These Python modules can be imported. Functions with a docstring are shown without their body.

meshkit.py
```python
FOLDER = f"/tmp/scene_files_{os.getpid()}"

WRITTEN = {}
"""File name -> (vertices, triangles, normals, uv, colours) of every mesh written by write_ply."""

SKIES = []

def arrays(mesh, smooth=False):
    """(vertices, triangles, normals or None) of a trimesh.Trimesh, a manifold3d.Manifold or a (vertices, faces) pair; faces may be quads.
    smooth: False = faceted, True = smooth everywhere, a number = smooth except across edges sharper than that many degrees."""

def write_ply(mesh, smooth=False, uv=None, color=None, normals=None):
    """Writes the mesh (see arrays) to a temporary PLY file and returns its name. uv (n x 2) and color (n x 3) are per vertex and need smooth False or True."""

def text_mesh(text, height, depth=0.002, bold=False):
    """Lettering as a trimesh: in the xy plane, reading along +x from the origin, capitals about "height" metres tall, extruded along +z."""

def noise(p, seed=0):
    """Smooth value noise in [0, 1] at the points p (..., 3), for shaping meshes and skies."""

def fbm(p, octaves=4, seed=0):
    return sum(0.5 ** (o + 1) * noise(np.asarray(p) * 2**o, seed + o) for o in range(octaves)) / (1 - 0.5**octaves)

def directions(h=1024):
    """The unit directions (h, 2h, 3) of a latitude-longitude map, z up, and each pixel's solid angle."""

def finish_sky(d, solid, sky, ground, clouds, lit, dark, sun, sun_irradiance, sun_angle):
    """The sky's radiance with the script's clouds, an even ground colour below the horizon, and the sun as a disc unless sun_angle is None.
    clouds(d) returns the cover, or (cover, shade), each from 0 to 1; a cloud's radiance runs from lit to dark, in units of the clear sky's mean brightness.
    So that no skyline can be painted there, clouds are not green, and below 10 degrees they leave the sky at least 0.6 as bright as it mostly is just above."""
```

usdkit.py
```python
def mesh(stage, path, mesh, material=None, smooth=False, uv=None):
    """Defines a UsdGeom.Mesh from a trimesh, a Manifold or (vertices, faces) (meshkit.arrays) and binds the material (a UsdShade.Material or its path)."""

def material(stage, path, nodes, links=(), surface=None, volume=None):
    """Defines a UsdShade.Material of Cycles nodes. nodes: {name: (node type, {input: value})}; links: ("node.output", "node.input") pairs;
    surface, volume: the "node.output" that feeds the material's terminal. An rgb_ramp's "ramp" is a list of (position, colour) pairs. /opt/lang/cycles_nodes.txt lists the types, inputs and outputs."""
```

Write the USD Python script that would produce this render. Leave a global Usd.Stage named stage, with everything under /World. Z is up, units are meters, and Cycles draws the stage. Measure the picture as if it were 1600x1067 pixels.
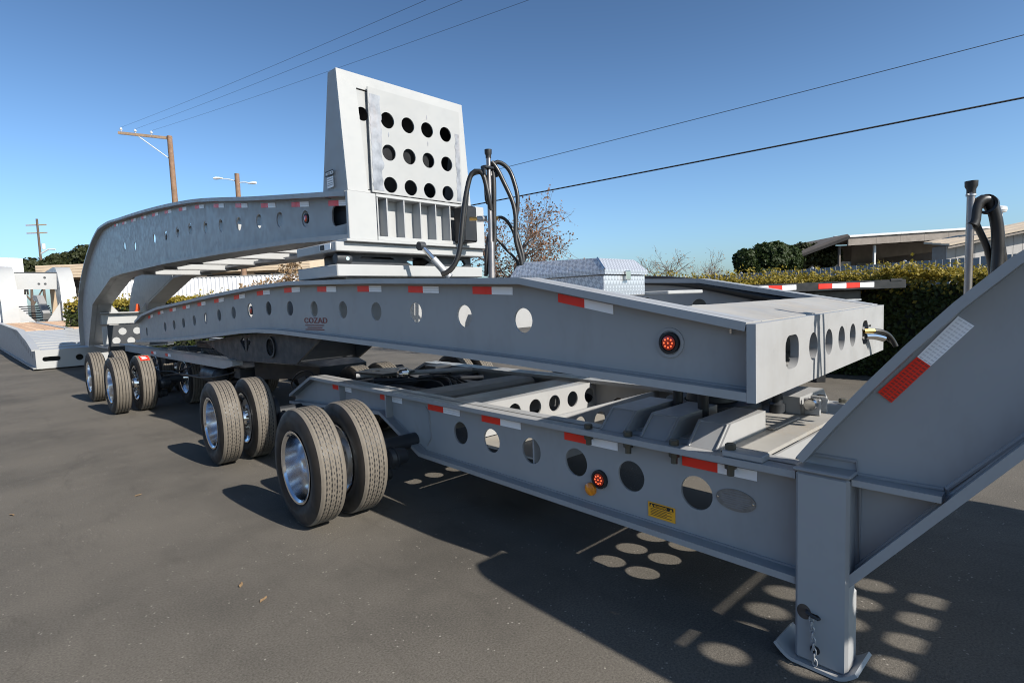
import math, random
import numpy as np
import trimesh
from shapely.geometry import Polygon, LineString, Point, box as sbox
from shapely.ops import unary_union
from shapely import affinity
import usdkit, meshkit
from pxr import Usd, UsdGeom, UsdLux, UsdShade, Gf, Sdf

stage = Usd.Stage.CreateInMemory()
UsdGeom.SetStageUpAxis(stage, UsdGeom.Tokens.z)
UsdGeom.SetStageMetersPerUnit(stage, 1.0)
UsdGeom.Xform.Define(stage, '/World')
UsdGeom.Scope.Define(stage, '/World/Looks')
rng = np.random.default_rng(7)

# ------------------------------------------------------------------ camera, sky, sun, exposure
YAW, PITCH, ROLL = math.radians(42.54), math.radians(-4.345), math.radians(-2.07)
cy_, sy_, cp_, sp_ = math.cos(YAW), math.sin(YAW), math.cos(PITCH), math.sin(PITCH)
FWD = np.array([sy_*cp_, cy_*cp_, sp_]); R0 = np.array([cy_, -sy_, 0.0]); U0 = np.cross(R0, FWD)
RIGHT = math.cos(ROLL)*R0 + math.sin(ROLL)*U0
UP = -math.sin(ROLL)*R0 + math.cos(ROLL)*U0
EYE = np.array([0, 0, 1.7])
cam = UsdGeom.Camera.Define(stage, '/World/camera')
cam.CreateHorizontalApertureAttr(36.0); cam.CreateVerticalApertureAttr(24.0)
cam.CreateFocalLengthAttr(36.0*850/1600)
cam.CreateFStopAttr(0.0)
cam.CreateClippingRangeAttr(Gf.Vec2f(0.05, 5000))
m = Gf.Matrix4d(*RIGHT, 0, *UP, 0, *(-FWD), 0, *EYE, 1)
UsdGeom.Xformable(cam).AddTransformOp().Set(m)
cam.CreateExposureAttr(0.68)

SUN = np.array([0.23, -1.394, 1.0]); SUN /= np.linalg.norm(SUN)
ELEV = math.asin(SUN[2]); AZ = math.atan2(SUN[0], SUN[1])
sun = UsdLux.DistantLight.Define(stage, '/World/sun')
sun.CreateIntensityAttr(1.25); sun.CreateAngleAttr(0.53); sun.CreateNormalizeAttr(True)
sun.CreateColorAttr(Gf.Vec3f(1.0, 0.94, 0.85))
zax = SUN; xax = np.cross([0, 0, 1], zax); xax /= np.linalg.norm(xax); yax = np.cross(zax, xax)
UsdGeom.Xformable(sun).AddTransformOp().Set(Gf.Matrix4d(*xax, 0, *yax, 0, *zax, 0, 0, 0, 0, 1))
dome = UsdLux.DomeLight.Define(stage, '/World/sky')
dome.GetPrim().SetCustomDataByKey('kind', 'structure')
skym = usdkit.material(stage, '/World/Looks/sky_look', {
    's': ('sky_texture', {'sky_type': 'single_scattering', 'sun_disc': False, 'sun_elevation': ELEV, 'sun_rotation': AZ,
                          'altitude': 50.0, 'air_density': 1.0, 'aerosol_density': 1.5, 'ozone_density': 1.5}),
    't': ('mix_color', {'blend_type': 'multiply', 'fac': 1.0, 'b': (0.80, 1.06, 1.31), 'use_clamp': False}),
    # the air brightens evenly all round towards the horizon
    'c': ('texture_coordinate', {}), 'x': ('separate_xyz', {}),
    'h': ('map_range', {'range_type': 'smoothstep', 'from_min': 0.10, 'from_max': 0.52, 'to_min': 1.55, 'to_max': 1.0, 'clamp': True}),
    'hm': ('vector_math', {'math_type': 'scale'}),
    'b': ('background_shader', {'strength': 0.058})}, [('s.color', 't.a'), ('c.generated', 'x.vector'), ('x.z', 'h.value'), ('t.result', 'hm.vector1'), ('h.result', 'hm.scale'), ('hm.vector', 'b.color')], surface='b.background')
UsdShade.MaterialBindingAPI.Apply(dome.GetPrim()).Bind(skym)

# ------------------------------------------------------------------ materials
LOOK = {}
def mat(name, nodes, links, surface='p.BSDF'):
    LOOK[name] = usdkit.material(stage, '/World/Looks/' + name, nodes, links, surface=surface)
    return LOOK[name]

def paint(name, c, var=0.08, rough=0.38, scale=1.3, metal=0.0, spec=0.5, dirt=None, bump=0.03, coat=0.0, bscale=60.0, bdist=0.004):
    c = np.array(c, float)
    lo, hi = tuple(c*(1-var)), tuple(np.minimum(c*(1+var), 1))
    nodes = {'g': ('geometry', {}), 'n': ('noise_texture', {'scale': scale, 'detail': 5.0, 'roughness': 0.6}),
             'r': ('rgb_ramp', {'ramp': [(0.3, lo), (0.7, hi)]}),
             'n2': ('noise_texture', {'scale': 9.0, 'detail': 4.0}),
             'mr': ('map_range', {'from_min': 0.3, 'from_max': 0.7, 'to_min': rough*0.8, 'to_max': min(1, rough*1.3)}),
             'n3': ('noise_texture', {'scale': bscale, 'detail': 2.0}),
             'b': ('bump', {'strength': bump, 'distance': bdist}),
             'p': ('principled_bsdf', {'metallic': metal, 'specular_ior_level': spec, 'coat_weight': coat, 'coat_roughness': 0.12})}
    links = [('g.position', 'n.vector'), ('n.fac', 'r.fac'), ('g.position', 'n2.vector'), ('n2.fac', 'mr.value'),
             ('mr.result', 'p.roughness'), ('g.position', 'n3.vector'), ('n3.fac', 'b.height'), ('b.normal', 'p.normal')]
    if dirt is not None:
        nodes['n4'] = ('noise_texture', {'scale': 3.0, 'detail': 8.0, 'roughness': 0.75})
        nodes['m4'] = ('mapping', {'scale': (1.0, 1.0, 0.45)})
        nodes['r4'] = ('rgb_ramp', {'ramp': [(0.5, (0, 0, 0)), (0.72, (1, 1, 1))]})
        nodes['sc'] = ('math', {'math_type': 'multiply', 'value2': dirt[1]})
        nodes['mx'] = ('mix_color', {'b': dirt[0]})
        links += [('g.position', 'm4.vector'), ('m4.vector', 'n4.vector'), ('n4.fac', 'r4.fac'), ('r4.color', 'sc.value1'), ('sc.value', 'mx.fac'),
                  ('r.color', 'mx.a'), ('mx.result', 'p.base_color')]
    else:
        links.append(('r.color', 'p.base_color'))
    return mat(name, nodes, links)

paint('grey_paint', (0.298, 0.301, 0.303), 0.04, 0.40, spec=0.3, dirt=((0.22, 0.21, 0.195), 0.35), bump=0.10, bscale=3.5, bdist=0.02)
paint('deck_paint', (0.30, 0.29, 0.27), 0.10, 0.55, dirt=((0.30, 0.25, 0.19), 0.7))
paint('dusty_paint', (0.25, 0.235, 0.21), 0.15, 0.7, dirt=((0.30, 0.26, 0.20), 0.6))
paint('sunlit_grey_paint', (0.335, 0.34, 0.34), 0.03, 0.38, spec=0.4, dirt=((0.35, 0.345, 0.33), 0.2))  # lighter copy of grey_paint, sunlight put into the colour of sun-facing plates
paint('dark_steel', (0.022, 0.025, 0.030), 0.25, 0.5)
paint('black_rubber', (0.012, 0.012, 0.013), 0.2, 0.45)
paint('hose_rubber', (0.014, 0.013, 0.012), 0.25, 0.38)
paint('tyre_side', (0.013, 0.0115, 0.0105), 0.25, 0.6, dirt=((0.045, 0.036, 0.029), 0.5))
paint('tyre_tread', (0.122, 0.106, 0.086), 0.14, 0.85, scale=14, dirt=((0.10, 0.09, 0.078), 0.6), bump=0.3)
paint('tyre_shoulder', (0.122, 0.107, 0.088), 0.12, 0.85, scale=14)
mat('alloy', {'p': ('principled_bsdf', {'base_color': (0.80, 0.81, 0.83), 'metallic': 1.0, 'roughness': 0.14})}, [])
mat('alloy_disc', {'p': ('principled_bsdf', {'base_color': (0.50, 0.51, 0.52), 'metallic': 0.85, 'roughness': 0.42})}, [])
paint('post_steel', (0.26, 0.235, 0.22), 0.15, 0.32, metal=0.85)
paint('panel_paint', (0.30, 0.305, 0.305), 0.03, 0.38, spec=0.4, dirt=((0.30, 0.295, 0.28), 0.3))
paint('bare_metal', (0.22, 0.235, 0.26), 0.30, 0.5, metal=0.35, scale=9, dirt=((0.34, 0.25, 0.21), 0.35))
paint('chrome', (0.75, 0.74, 0.72), 0.03, 0.12, metal=1.0, bump=0.0)
paint('galvanised', (0.42, 0.43, 0.44), 0.15, 0.45, metal=0.6, scale=10)
paint('brass', (0.55, 0.36, 0.12), 0.1, 0.25, metal=1.0)
paint('bolt_steel', (0.10, 0.095, 0.075), 0.2, 0.45, metal=0.6)
paint('tape_red', (0.85, 0.028, 0.012), 0.06, 0.35)
paint('tape_white', (0.90, 0.90, 0.92), 0.02, 0.35)
paint('tape_line', (0.62, 0.62, 0.65), 0.03, 0.4)
paint('lens_red', (0.55, 0.035, 0.012), 0.1, 0.12, coat=0.6)
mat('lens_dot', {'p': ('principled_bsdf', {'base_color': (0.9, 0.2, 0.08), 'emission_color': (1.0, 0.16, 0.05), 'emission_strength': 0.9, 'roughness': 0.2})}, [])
paint('lens_amber', (0.85, 0.27, 0.01), 0.15, 0.12, scale=30, coat=0.6)
paint('sticker_orange', (0.78, 0.37, 0.02), 0.04, 0.45)
paint('sticker_white', (0.75, 0.75, 0.75), 0.03, 0.45)
paint('sticker_grey', (0.20, 0.20, 0.21), 0.05, 0.4)
paint('print_black', (0.015, 0.015, 0.015), 0.1, 0.5)
paint('print_red', (0.17, 0.035, 0.03), 0.1, 0.5)
paint('scorch', (0.07, 0.055, 0.045), 0.4, 0.6, scale=18)
paint('wood_pole', (0.20, 0.12, 0.075), 0.25, 0.85, scale=5, bump=0.3)
paint('wood_arm', (0.30, 0.21, 0.14), 0.2, 0.85, scale=5)
paint('plank_a', (0.50, 0.32, 0.20), 0.12, 0.75, scale=4)
paint('plank_b', (0.46, 0.30, 0.19), 0.12, 0.75, scale=4)
paint('plank_c', (0.55, 0.37, 0.24), 0.12, 0.75, scale=4)
paint('stucco_beige', (0.56, 0.43, 0.30), 0.06, 0.9, scale=2)
paint('stucco_roof', (0.50, 0.40, 0.29), 0.08, 0.9, scale=2)
paint('shed_wall', (0.22, 0.19, 0.165), 0.15, 0.85, scale=2)
paint('slat_grey', (0.20, 0.21, 0.22), 0.12, 0.8, scale=1.5)
paint('plate_grey', (0.20, 0.195, 0.185), 0.2, 0.35, metal=0.4, scale=30)
paint('shed_panel', (0.33, 0.32, 0.31), 0.08, 0.8, scale=1.5)
paint('roof_white', (0.62, 0.61, 0.58), 0.06, 0.7, scale=2)
paint('roof_tan', (0.42, 0.35, 0.27), 0.10, 0.85, scale=3)
paint('fascia_brown', (0.12, 0.10, 0.085), 0.15, 0.85)
paint('white_wall', (0.74, 0.74, 0.75), 0.04, 0.7)
paint('white_enamel', (0.78, 0.79, 0.80), 0.03, 0.3)
paint('window_dark', (0.03, 0.03, 0.03), 0.2, 0.15)
paint('lamp_grey', (0.55, 0.56, 0.56), 0.05, 0.4)
paint('cone_orange', (0.85, 0.10, 0.02), 0.05, 0.5)
paint('black_frame', (0.012, 0.012, 0.013), 0.2, 0.4)
paint('wire_black', (0.012, 0.012, 0.013), 0.1, 0.6)
paint('bark', (0.09, 0.065, 0.05), 0.3, 0.95, scale=9, bump=0.5)
paint('twig', (0.13, 0.095, 0.075), 0.25, 0.9, scale=9)
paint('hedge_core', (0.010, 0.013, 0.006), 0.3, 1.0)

def leaf(name, a, b, trans=0.35):
    mat(name, {'g': ('geometry', {}), 'r': ('rgb_ramp', {'ramp': [(0.0, a), (1.0, b)]}),
               'd': ('principled_bsdf', {'roughness': 0.55, 'specular_ior_level': 0.3}), 't': ('translucent_bsdf', {}),
               'x': ('mix_closure', {'fac': trans})},
        [('g.random_per_island', 'r.fac'), ('r.color', 'd.base_color'), ('r.color', 't.color'), ('d.BSDF', 'x.closure1'), ('t.BSDF', 'x.closure2')], 'x.closure')
leaf('hedge_leaf', (0.040, 0.055, 0.012), (0.125, 0.125, 0.022))
leaf('hedge_tip', (0.28, 0.22, 0.035), (0.52, 0.43, 0.085))
leaf('tree_leaf', (0.030, 0.048, 0.012), (0.095, 0.115, 0.032))
leaf('tree_leaf_b', (0.035, 0.042, 0.014), (0.085, 0.085, 0.030))
leaf('brown_leaf', (0.22, 0.12, 0.07), (0.36, 0.24, 0.15))
leaf('straw_leaf', (0.30, 0.20, 0.11), (0.45, 0.33, 0.20))

mat('asphalt', {
    'g': ('geometry', {}),
    'n1': ('noise_texture', {'scale': 0.55, 'detail': 6.0, 'roughness': 0.6}),
    'n2': ('noise_texture', {'scale': 90.0, 'detail': 3.0, 'roughness': 0.7}),
    'mp': ('mapping', {'rotation': (0, 0, 0.35), 'scale': (1.5, 0.45, 1.0)}),
    'n5': ('noise_texture', {'scale': 2.6, 'detail': 8.0, 'roughness': 0.72, 'distortion': 0.5}),
    'v': ('voronoi_texture', {'scale': 24.0}),
    'vf': ('math', {'math_type': 'less_than', 'value2': 0.13}),
    'wn': ('noise_texture', {'scale': 7.0, 'detail': 2.0}),
    'wf': ('math', {'math_type': 'greater_than', 'value2': 0.54}),
    'sf': ('math', {'math_type': 'multiply'}),
    'sf2': ('math', {'math_type': 'multiply', 'value2': 0.6}),
    'r1': ('rgb_ramp', {'ramp': [(0.32, (0.070, 0.064, 0.055)), (0.5, (0.103, 0.093, 0.079)), (0.72, (0.126, 0.113, 0.095))]}),
    'r2': ('rgb_ramp', {'ramp': [(0.30, (0.62, 0.62, 0.62)), (0.70, (1.36, 1.36, 1.36))]}),
    'mul': ('mix_color', {'blend_type': 'multiply', 'fac': 1.0, 'use_clamp': False}),
    'r5': ('rgb_ramp', {'ramp': [(0.54, (0, 0, 0)), (0.74, (1, 1, 1))]}),
    'st': ('math', {'math_type': 'multiply', 'value2': 0.45}),
    'mst': ('mix_color', {'b': (0.048, 0.043, 0.037)}),
    'msp': ('mix_color', {'b': (0.34, 0.31, 0.27)}),
    'n6': ('noise_texture', {'scale': 150.0, 'detail': 2.0}),
    'dn': ('noise_texture', {'scale': 1.6, 'detail': 5.0}), 'dv': ('vector_math', {'math_type': 'multiply_add', 'vector2': (0.55, 0.55, 0.0)}),
    'vc': ('voronoi_texture', {'feature': 'distance_to_edge', 'scale': 0.33}), 'cf': ('map_range', {'from_min': 0.0, 'from_max': 0.004, 'to_min': 0.35, 'to_max': 0.0, 'clamp': True}),
    'cm': ('math', {'math_type': 'multiply'}), 'mcr': ('mix_color', {'b': (0.035, 0.031, 0.027)}),
    'bm': ('bump', {'strength': 0.5, 'distance': 0.006}),
    'p': ('principled_bsdf', {'roughness': 0.85, 'specular_ior_level': 0.25})},
    [('g.position', n + '.vector') for n in ('n1', 'n2', 'mp', 'v', 'wn', 'n6')] + [
     ('mp.vector', 'n5.vector'), ('n1.fac', 'r1.fac'), ('n2.fac', 'r2.fac'), ('r1.color', 'mul.a'), ('r2.color', 'mul.b'), ('n5.fac', 'r5.fac'), ('r5.color', 'st.value1'),
     ('st.value', 'mst.fac'), ('mul.result', 'mst.a'), ('v.distance', 'vf.value1'), ('wn.fac', 'wf.value1'), ('vf.value', 'sf.value1'), ('wf.value', 'sf.value2'),
     ('sf.value', 'sf2.value1'), ('sf2.value', 'msp.fac'), ('g.position', 'dn.vector'), ('dn.color', 'dv.vector1'), ('g.position', 'dv.vector3'), ('dv.vector', 'vc.vector'), ('vc.distance', 'cf.value'), ('cf.result', 'cm.value1'), ('wn.fac', 'cm.value2'), ('cm.value', 'mcr.fac'), ('mst.result', 'mcr.a'), ('mcr.result', 'msp.a'), ('msp.result', 'p.base_color'), ('n6.fac', 'bm.height'), ('bm.normal', 'p.normal')])
# diamond plate: crossed raised lozenges
mat('tread_plate', {
    'c': ('texture_coordinate', {}), 'm1': ('mapping', {'rotation': (0, 0, 0.0), 'scale': (1, 1, 1)}),
    'ck': ('checker_texture', {'scale': 34.0, 'color1': (1, 1, 1), 'color2': (0, 0, 0)}),
    'm2': ('mapping', {'rotation': (0.785, 0.0, 0.785)}),
    'r': ('rgb_ramp', {'ramp': [(0.0, (0.62, 0.63, 0.65)), (1.0, (0.86, 0.87, 0.88))]}),
    'b': ('bump', {'strength': 0.8, 'distance': 0.006}),
    'p': ('principled_bsdf', {'metallic': 0.9, 'roughness': 0.45})},
    [('c.object', 'm2.vector'), ('m2.vector', 'ck.vector'), ('ck.color', 'r.fac'), ('r.color', 'p.base_color'), ('ck.fac', 'b.height'), ('b.normal', 'p.normal')])

# ------------------------------------------------------------------ scene helpers
COUNT = {}
def tag(p, label=None, cat=None, group=None, kind=None):
    for k, v in (('label', label), ('category', cat), ('group', group), ('kind', kind)):
        if v: p.SetCustomDataByKey(k, v)
    return p
def rotz(v, deg):
    a = math.radians(deg); c, s = math.cos(a), math.sin(a); v = np.atleast_2d(np.asarray(v, float))
    return np.stack([v[:, 0]*c - v[:, 1]*s, v[:, 0]*s + v[:, 1]*c, v[:, 2]], 1)
def path_for(parent, name):
    base = parent.GetPath().pathString if parent is not None else '/World'
    k = (base, name); n = COUNT.get(k, 0); COUNT[k] = n + 1
    return base + '/' + (name if n == 0 else '%s_%03d' % (name, n))
class Thing:
    """An Xform at the thing's base; its parts are written in a working frame (turned by yaw about the world's z axis)."""
    def __init__(self, name, base, label, cat, yaw=0.0, group=None, kind=None, place=None, size=1.0):
        self.base = np.array(base, float); self.yaw = yaw; self.size = size
        place = self.base if place is None else np.array(place, float)
        x = UsdGeom.Xform.Define(stage, path_for(None, name))
        x.AddTranslateOp().Set(Gf.Vec3d(*map(float, rotz(place, yaw)[0])))
        if yaw: x.AddRotateZOp().Set(yaw)
        self.prim = tag(x.GetPrim(), label, cat, group, kind)
    def part(self, name, mesh, material, parent=None, label=None, kind=None, smooth=30):
        v, f = mesh
        p = usdkit.mesh(stage, path_for(parent or self.prim, name), ((np.asarray(v) - self.base)*self.size, f), LOOK[material], smooth=smooth).GetPrim()
        return tag(p, label, kind=kind)
    def group(self, name, at, ref=None, parent=None, rot=0.0, label=None, flip=False):
        x = UsdGeom.Xform.Define(stage, path_for(parent or self.prim, name))
        x.AddTranslateOp().Set(Gf.Vec3d(*map(float, np.array(at, float) - self.base)))
        if flip: x.AddRotateZOp().Set(180.0)
        if rot: x.AddRotateXOp().Set(rot)
        if ref: x.GetPrim().GetReferences().AddInternalReference(ref); x.GetPrim().SetInstanceable(True)
        return tag(x.GetPrim(), label)
def single(name, mesh, material, label=None, cat=None, group=None, kind=None, smooth=30):
    v, f = mesh; v = np.asarray(v, float)
    base = np.array([v[:, 0].mean(), v[:, 1].mean(), v[:, 2].min()]) if kind != 'structure' else np.zeros(3)
    p = usdkit.mesh(stage, path_for(None, name), (v - base, f), LOOK[material], smooth=smooth)
    p.AddTranslateOp().Set(Gf.Vec3d(*map(float, base)))
    return tag(p.GetPrim(), label, cat, group, kind)

# ------------------------------------------------------------------ mesh helpers: all return (v, f)
def cat(*ms):
    V, F, n = [], [], 0
    for v, f in ms:
        V.append(np.asarray(v, float)); F.append(np.asarray(f, int) + n); n += len(v)
    return np.vstack(V), np.vstack(F)
def box(x0, x1, y0, y1, z0, z1):
    b = trimesh.creation.box(bounds=[[min(x0, x1), min(y0, y1), min(z0, z1)], [max(x0, x1), max(y0, y1), max(z0, z1)]])
    return np.array(b.vertices), np.array(b.faces)
def rbox(x0, x1, y0, y1, z0, z1, c=0.006):
    """a box with chamfered edges"""
    lo = np.array([min(x0, x1), min(y0, y1), min(z0, z1)]); hi = np.array([max(x0, x1), max(y0, y1), max(z0, z1)])
    c = min(c, (hi - lo).min()*0.45); pts = []
    for k in range(3):
        l, h = lo + c, hi - c; l[k], h[k] = lo[k], hi[k]
        for i in range(8): pts.append([h[0] if i & 1 else l[0], h[1] if i & 2 else l[1], h[2] if i & 4 else l[2]])
    h = trimesh.convex.convex_hull(np.array(pts)); h.fix_normals()
    return np.array(h.vertices), np.array(h.faces)
def _ext(poly, h):
    ms = []
    for g in getattr(poly, 'geoms', [poly]):
        if g.is_empty or g.area < 1e-7: continue
        e = trimesh.creation.extrude_polygon(g, h, engine='earcut'); ms.append((np.array(e.vertices), np.array(e.faces)))
    return cat(*ms)
def asp(p): return p if hasattr(p, 'area') and not isinstance(p, list) else Polygon(p)
def pyz(poly, x0, x1):
    v, f = _ext(asp(poly), x1 - x0); return np.stack([v[:, 2] + x0, v[:, 0], v[:, 1]], 1), f
def pxz(poly, y0, y1):
    v, f = _ext(asp(poly), y1 - y0); return np.stack([v[:, 0], v[:, 2] + y0, v[:, 1]], 1), f[:, ::-1]
def pxy(poly, z0, z1):
    v, f = _ext(asp(poly), z1 - z0); return v + np.array([0, 0, z0]), f
def strip(path, t, side): return LineString(path).buffer(t*side, single_sided=True, join_style=2)
def disc(y, z, r, n=28): return Point(y, z).buffer(r, n//4)
def slot(y, z, w, h, r): return sbox(y - w/2 + r, z - h/2 + r, y + w/2 - r, z + h/2 - r).buffer(r, 6)
def lathe(prof, n=40, axis='x', at=(0, 0, 0), a0=0.0):
    """prof: (along, radius) pairs; closed when the ends have radius 0 or the loop is closed"""
    prof = np.array(prof, float); k = len(prof); th = a0 + np.arange(n)*2*math.pi/n
    V = np.stack([np.repeat(prof[None, :, 0], n, 0), np.cos(th)[:, None]*prof[None, :, 1], np.sin(th)[:, None]*prof[None, :, 1]], -1).reshape(-1, 3)
    F = []
    i = np.arange(n)[:, None]; j = np.arange(k - 1)[None]
    a = (i*k + j).ravel(); b = (((i + 1) % n)*k + j).ravel()
    F = np.vstack([np.stack([a, a + 1, b + 1], 1), np.stack([a, b + 1, b], 1)])
    if axis == 'z': V = V[:, [1, 2, 0]]
    elif axis == 'y': V = V[:, [2, 0, 1]]
    m = trimesh.Trimesh(V, F, process=True); m.update_faces(m.nondegenerate_faces()); 
    return np.array(m.vertices) + np.array(at, float), np.array(m.faces)
def cyl(p, q, r, n=16, r2=None): return tube([p, q], r, n, r2)
def tube(pts, r, n=10, r2=None, cap=True):
    pts = np.array(pts, float); k = len(pts)
    d = np.gradient(pts, axis=0) if k > 2 else np.repeat([pts[1] - pts[0]], 2, 0)
    d /= np.linalg.norm(d, axis=1)[:, None]
    ref = np.array([0, 0, 1.0]) if abs(d[0][2]) < 0.9 else np.array([1.0, 0, 0])
    u = np.cross(d[0], ref); u /= np.linalg.norm(u); V = []
    rr = np.linspace(r, r if r2 is None else r2, k)
    th = np.arange(n)*2*math.pi/n
    for i in range(k):
        u = u - d[i]*(u @ d[i]); u /= np.linalg.norm(u); w = np.cross(d[i], u)
        V.append(pts[i] + rr[i]*(np.cos(th)[:, None]*u + np.sin(th)[:, None]*w))
    V = np.vstack(V); F = []
    for i in range(k - 1):
        a = i*n + np.arange(n); b = i*n + (np.arange(n) + 1) % n
        F += [np.stack([a, b, b + n], 1), np.stack([a, b + n, a + n], 1)]
    if cap:
        c0, c1 = len(V), len(V) + 1; V = np.vstack([V, pts[:1], pts[-1:]]); a = np.arange(n); b = (a + 1) % n
        F += [np.stack([b, a, np.full(n, c0)], 1), np.stack([a + (k-1)*n, b + (k-1)*n, np.full(n, c1)], 1)]
    return V, np.vstack(F)
def spline(pts, n=24):
    pts = np.array(pts, float); t = np.r_[0, np.cumsum(np.linalg.norm(np.diff(pts, axis=0), axis=1))]
    from scipy.interpolate import CubicSpline
    return CubicSpline(t, pts)(np.linspace(0, t[-1], n))
def smooth_path(pts, n=30):
    from scipy.interpolate import PchipInterpolator
    pts = np.array(pts, float); t = np.r_[0, np.cumsum(np.linalg.norm(np.diff(pts, axis=0), axis=1))]
    return PchipInterpolator(t, pts)(np.linspace(0, t[-1], n))
def hexbolt(x, y, z, r, h, axis='z'): return lathe([(0, 0), (0, r), (h*0.85, r), (h, r*0.85), (h, 0)], 6, axis, (x, y, z))
def side_text(text, y, z, x, h, bold=True):
    """lettering on a face that looks towards -x; y is the left end (reads towards -y)"""
    t = meshkit.text_mesh(text, h, 0.002, bold); v = np.array(t.vertices)
    return np.stack([x - v[:, 2], y - v[:, 0], z + v[:, 1]], 1), np.array(t.faces)
def web_with_flanges(t, names, x_tip, depth, top, bot, holes, tf, ends=(True, True), inward=1, material='grey_paint', back=0.09, label=None):
    """I-beam lying along y: web plate x_tip+depth*inward, flanges from x_tip to web+back. top, bot: paths (y, z), same y direction."""
    outline = Polygon(list(top) + list(bot)[::-1]).buffer(0)
    tt = strip(top, tf, -1 if top[-1][0] > top[0][0] else 1); tb = strip(bot, tf, 1 if bot[-1][0] > bot[0][0] else -1)
    tt, tb = tt.intersection(outline), tb.intersection(outline)
    web = outline.difference(unary_union([tt, tb]).buffer(-0.002))
    if holes: web = web.difference(unary_union(holes))
    xw = x_tip + depth*inward; th = 0.014
    w0, w1 = sorted((xw, xw + th*inward))
    f0, f1 = sorted((x_tip, xw + (th + back)*inward))
    p = t.part(names[0], pyz(web, w0, w1), material, label=label)
    t.part(names[1], pyz(tt, f0, f1), material); t.part(names[2], pyz(tb, f0, f1), material)
    bb = sorted(map(tuple, bot)); wl = np.array([(xw - 0.002*inward, y, z) for y, z in bb]); off = np.gradient(wl, axis=0); off /= np.linalg.norm(off, axis=1)[:, None]
    wl[:, 1] -= off[:, 2]*(tf + 0.002); wl[:, 2] += off[:, 1]*(tf + 0.002)
    t.part('weld_seam', tube(wl, 0.009, 8), material)
    return p, outline, tt, tb
def tape(t, x, ya, yb, zfun, h=0.05, parent=None, d=0.0025):
    """red (farther) and white (nearer) reflective strip on a face towards -x"""
    ym = ya + (yb - ya)*0.5
    def quad(a, b):
        za, zb = zfun(a), zfun(b)
        return pyz([(a, za - h/2), (b, zb - h/2), (b, zb + h/2), (a, za + h/2)], x - d, x)
    t.part('tape_red', quad(ya, ym), 'tape_red', parent); w = t.part('tape_white', quad(ym, yb), 'tape_white', parent)
    L = []
    for o in ((-h/6, h/6) if yb > 2.9 else ()):
        za, zb = zfun(ym) + o, zfun(yb) + o
        L.append(pyz([(ym, za - 0.0022), (yb, zb - 0.0022), (yb, zb + 0.0022), (ym, za + 0.0022)], x - d - 0.0006, x - d - 0.0001))
    if L: t.part('tape_stripes', cat(*L), 'tape_line', w, kind='stuff', smooth=False)
def ipol(path):
    p = np.array(sorted(map(tuple, path)))
    return lambda y: float(np.interp(y, p[:, 0], p[:, 1]))

# ------------------------------------------------------------------ ground
g = 26; xs = np.linspace(-300, 300, g); gv = np.array([[x, y, 0] for x in xs for y in xs]); gf = []
for i in range(g-1):
    for j in range(g-1): a = i*g+j; gf += [[a, a+g, a+g+1], [a, a+g+1, a+1]]
single('ground', (gv, np.array(gf)), 'asphalt', kind='structure', smooth=False)

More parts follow.
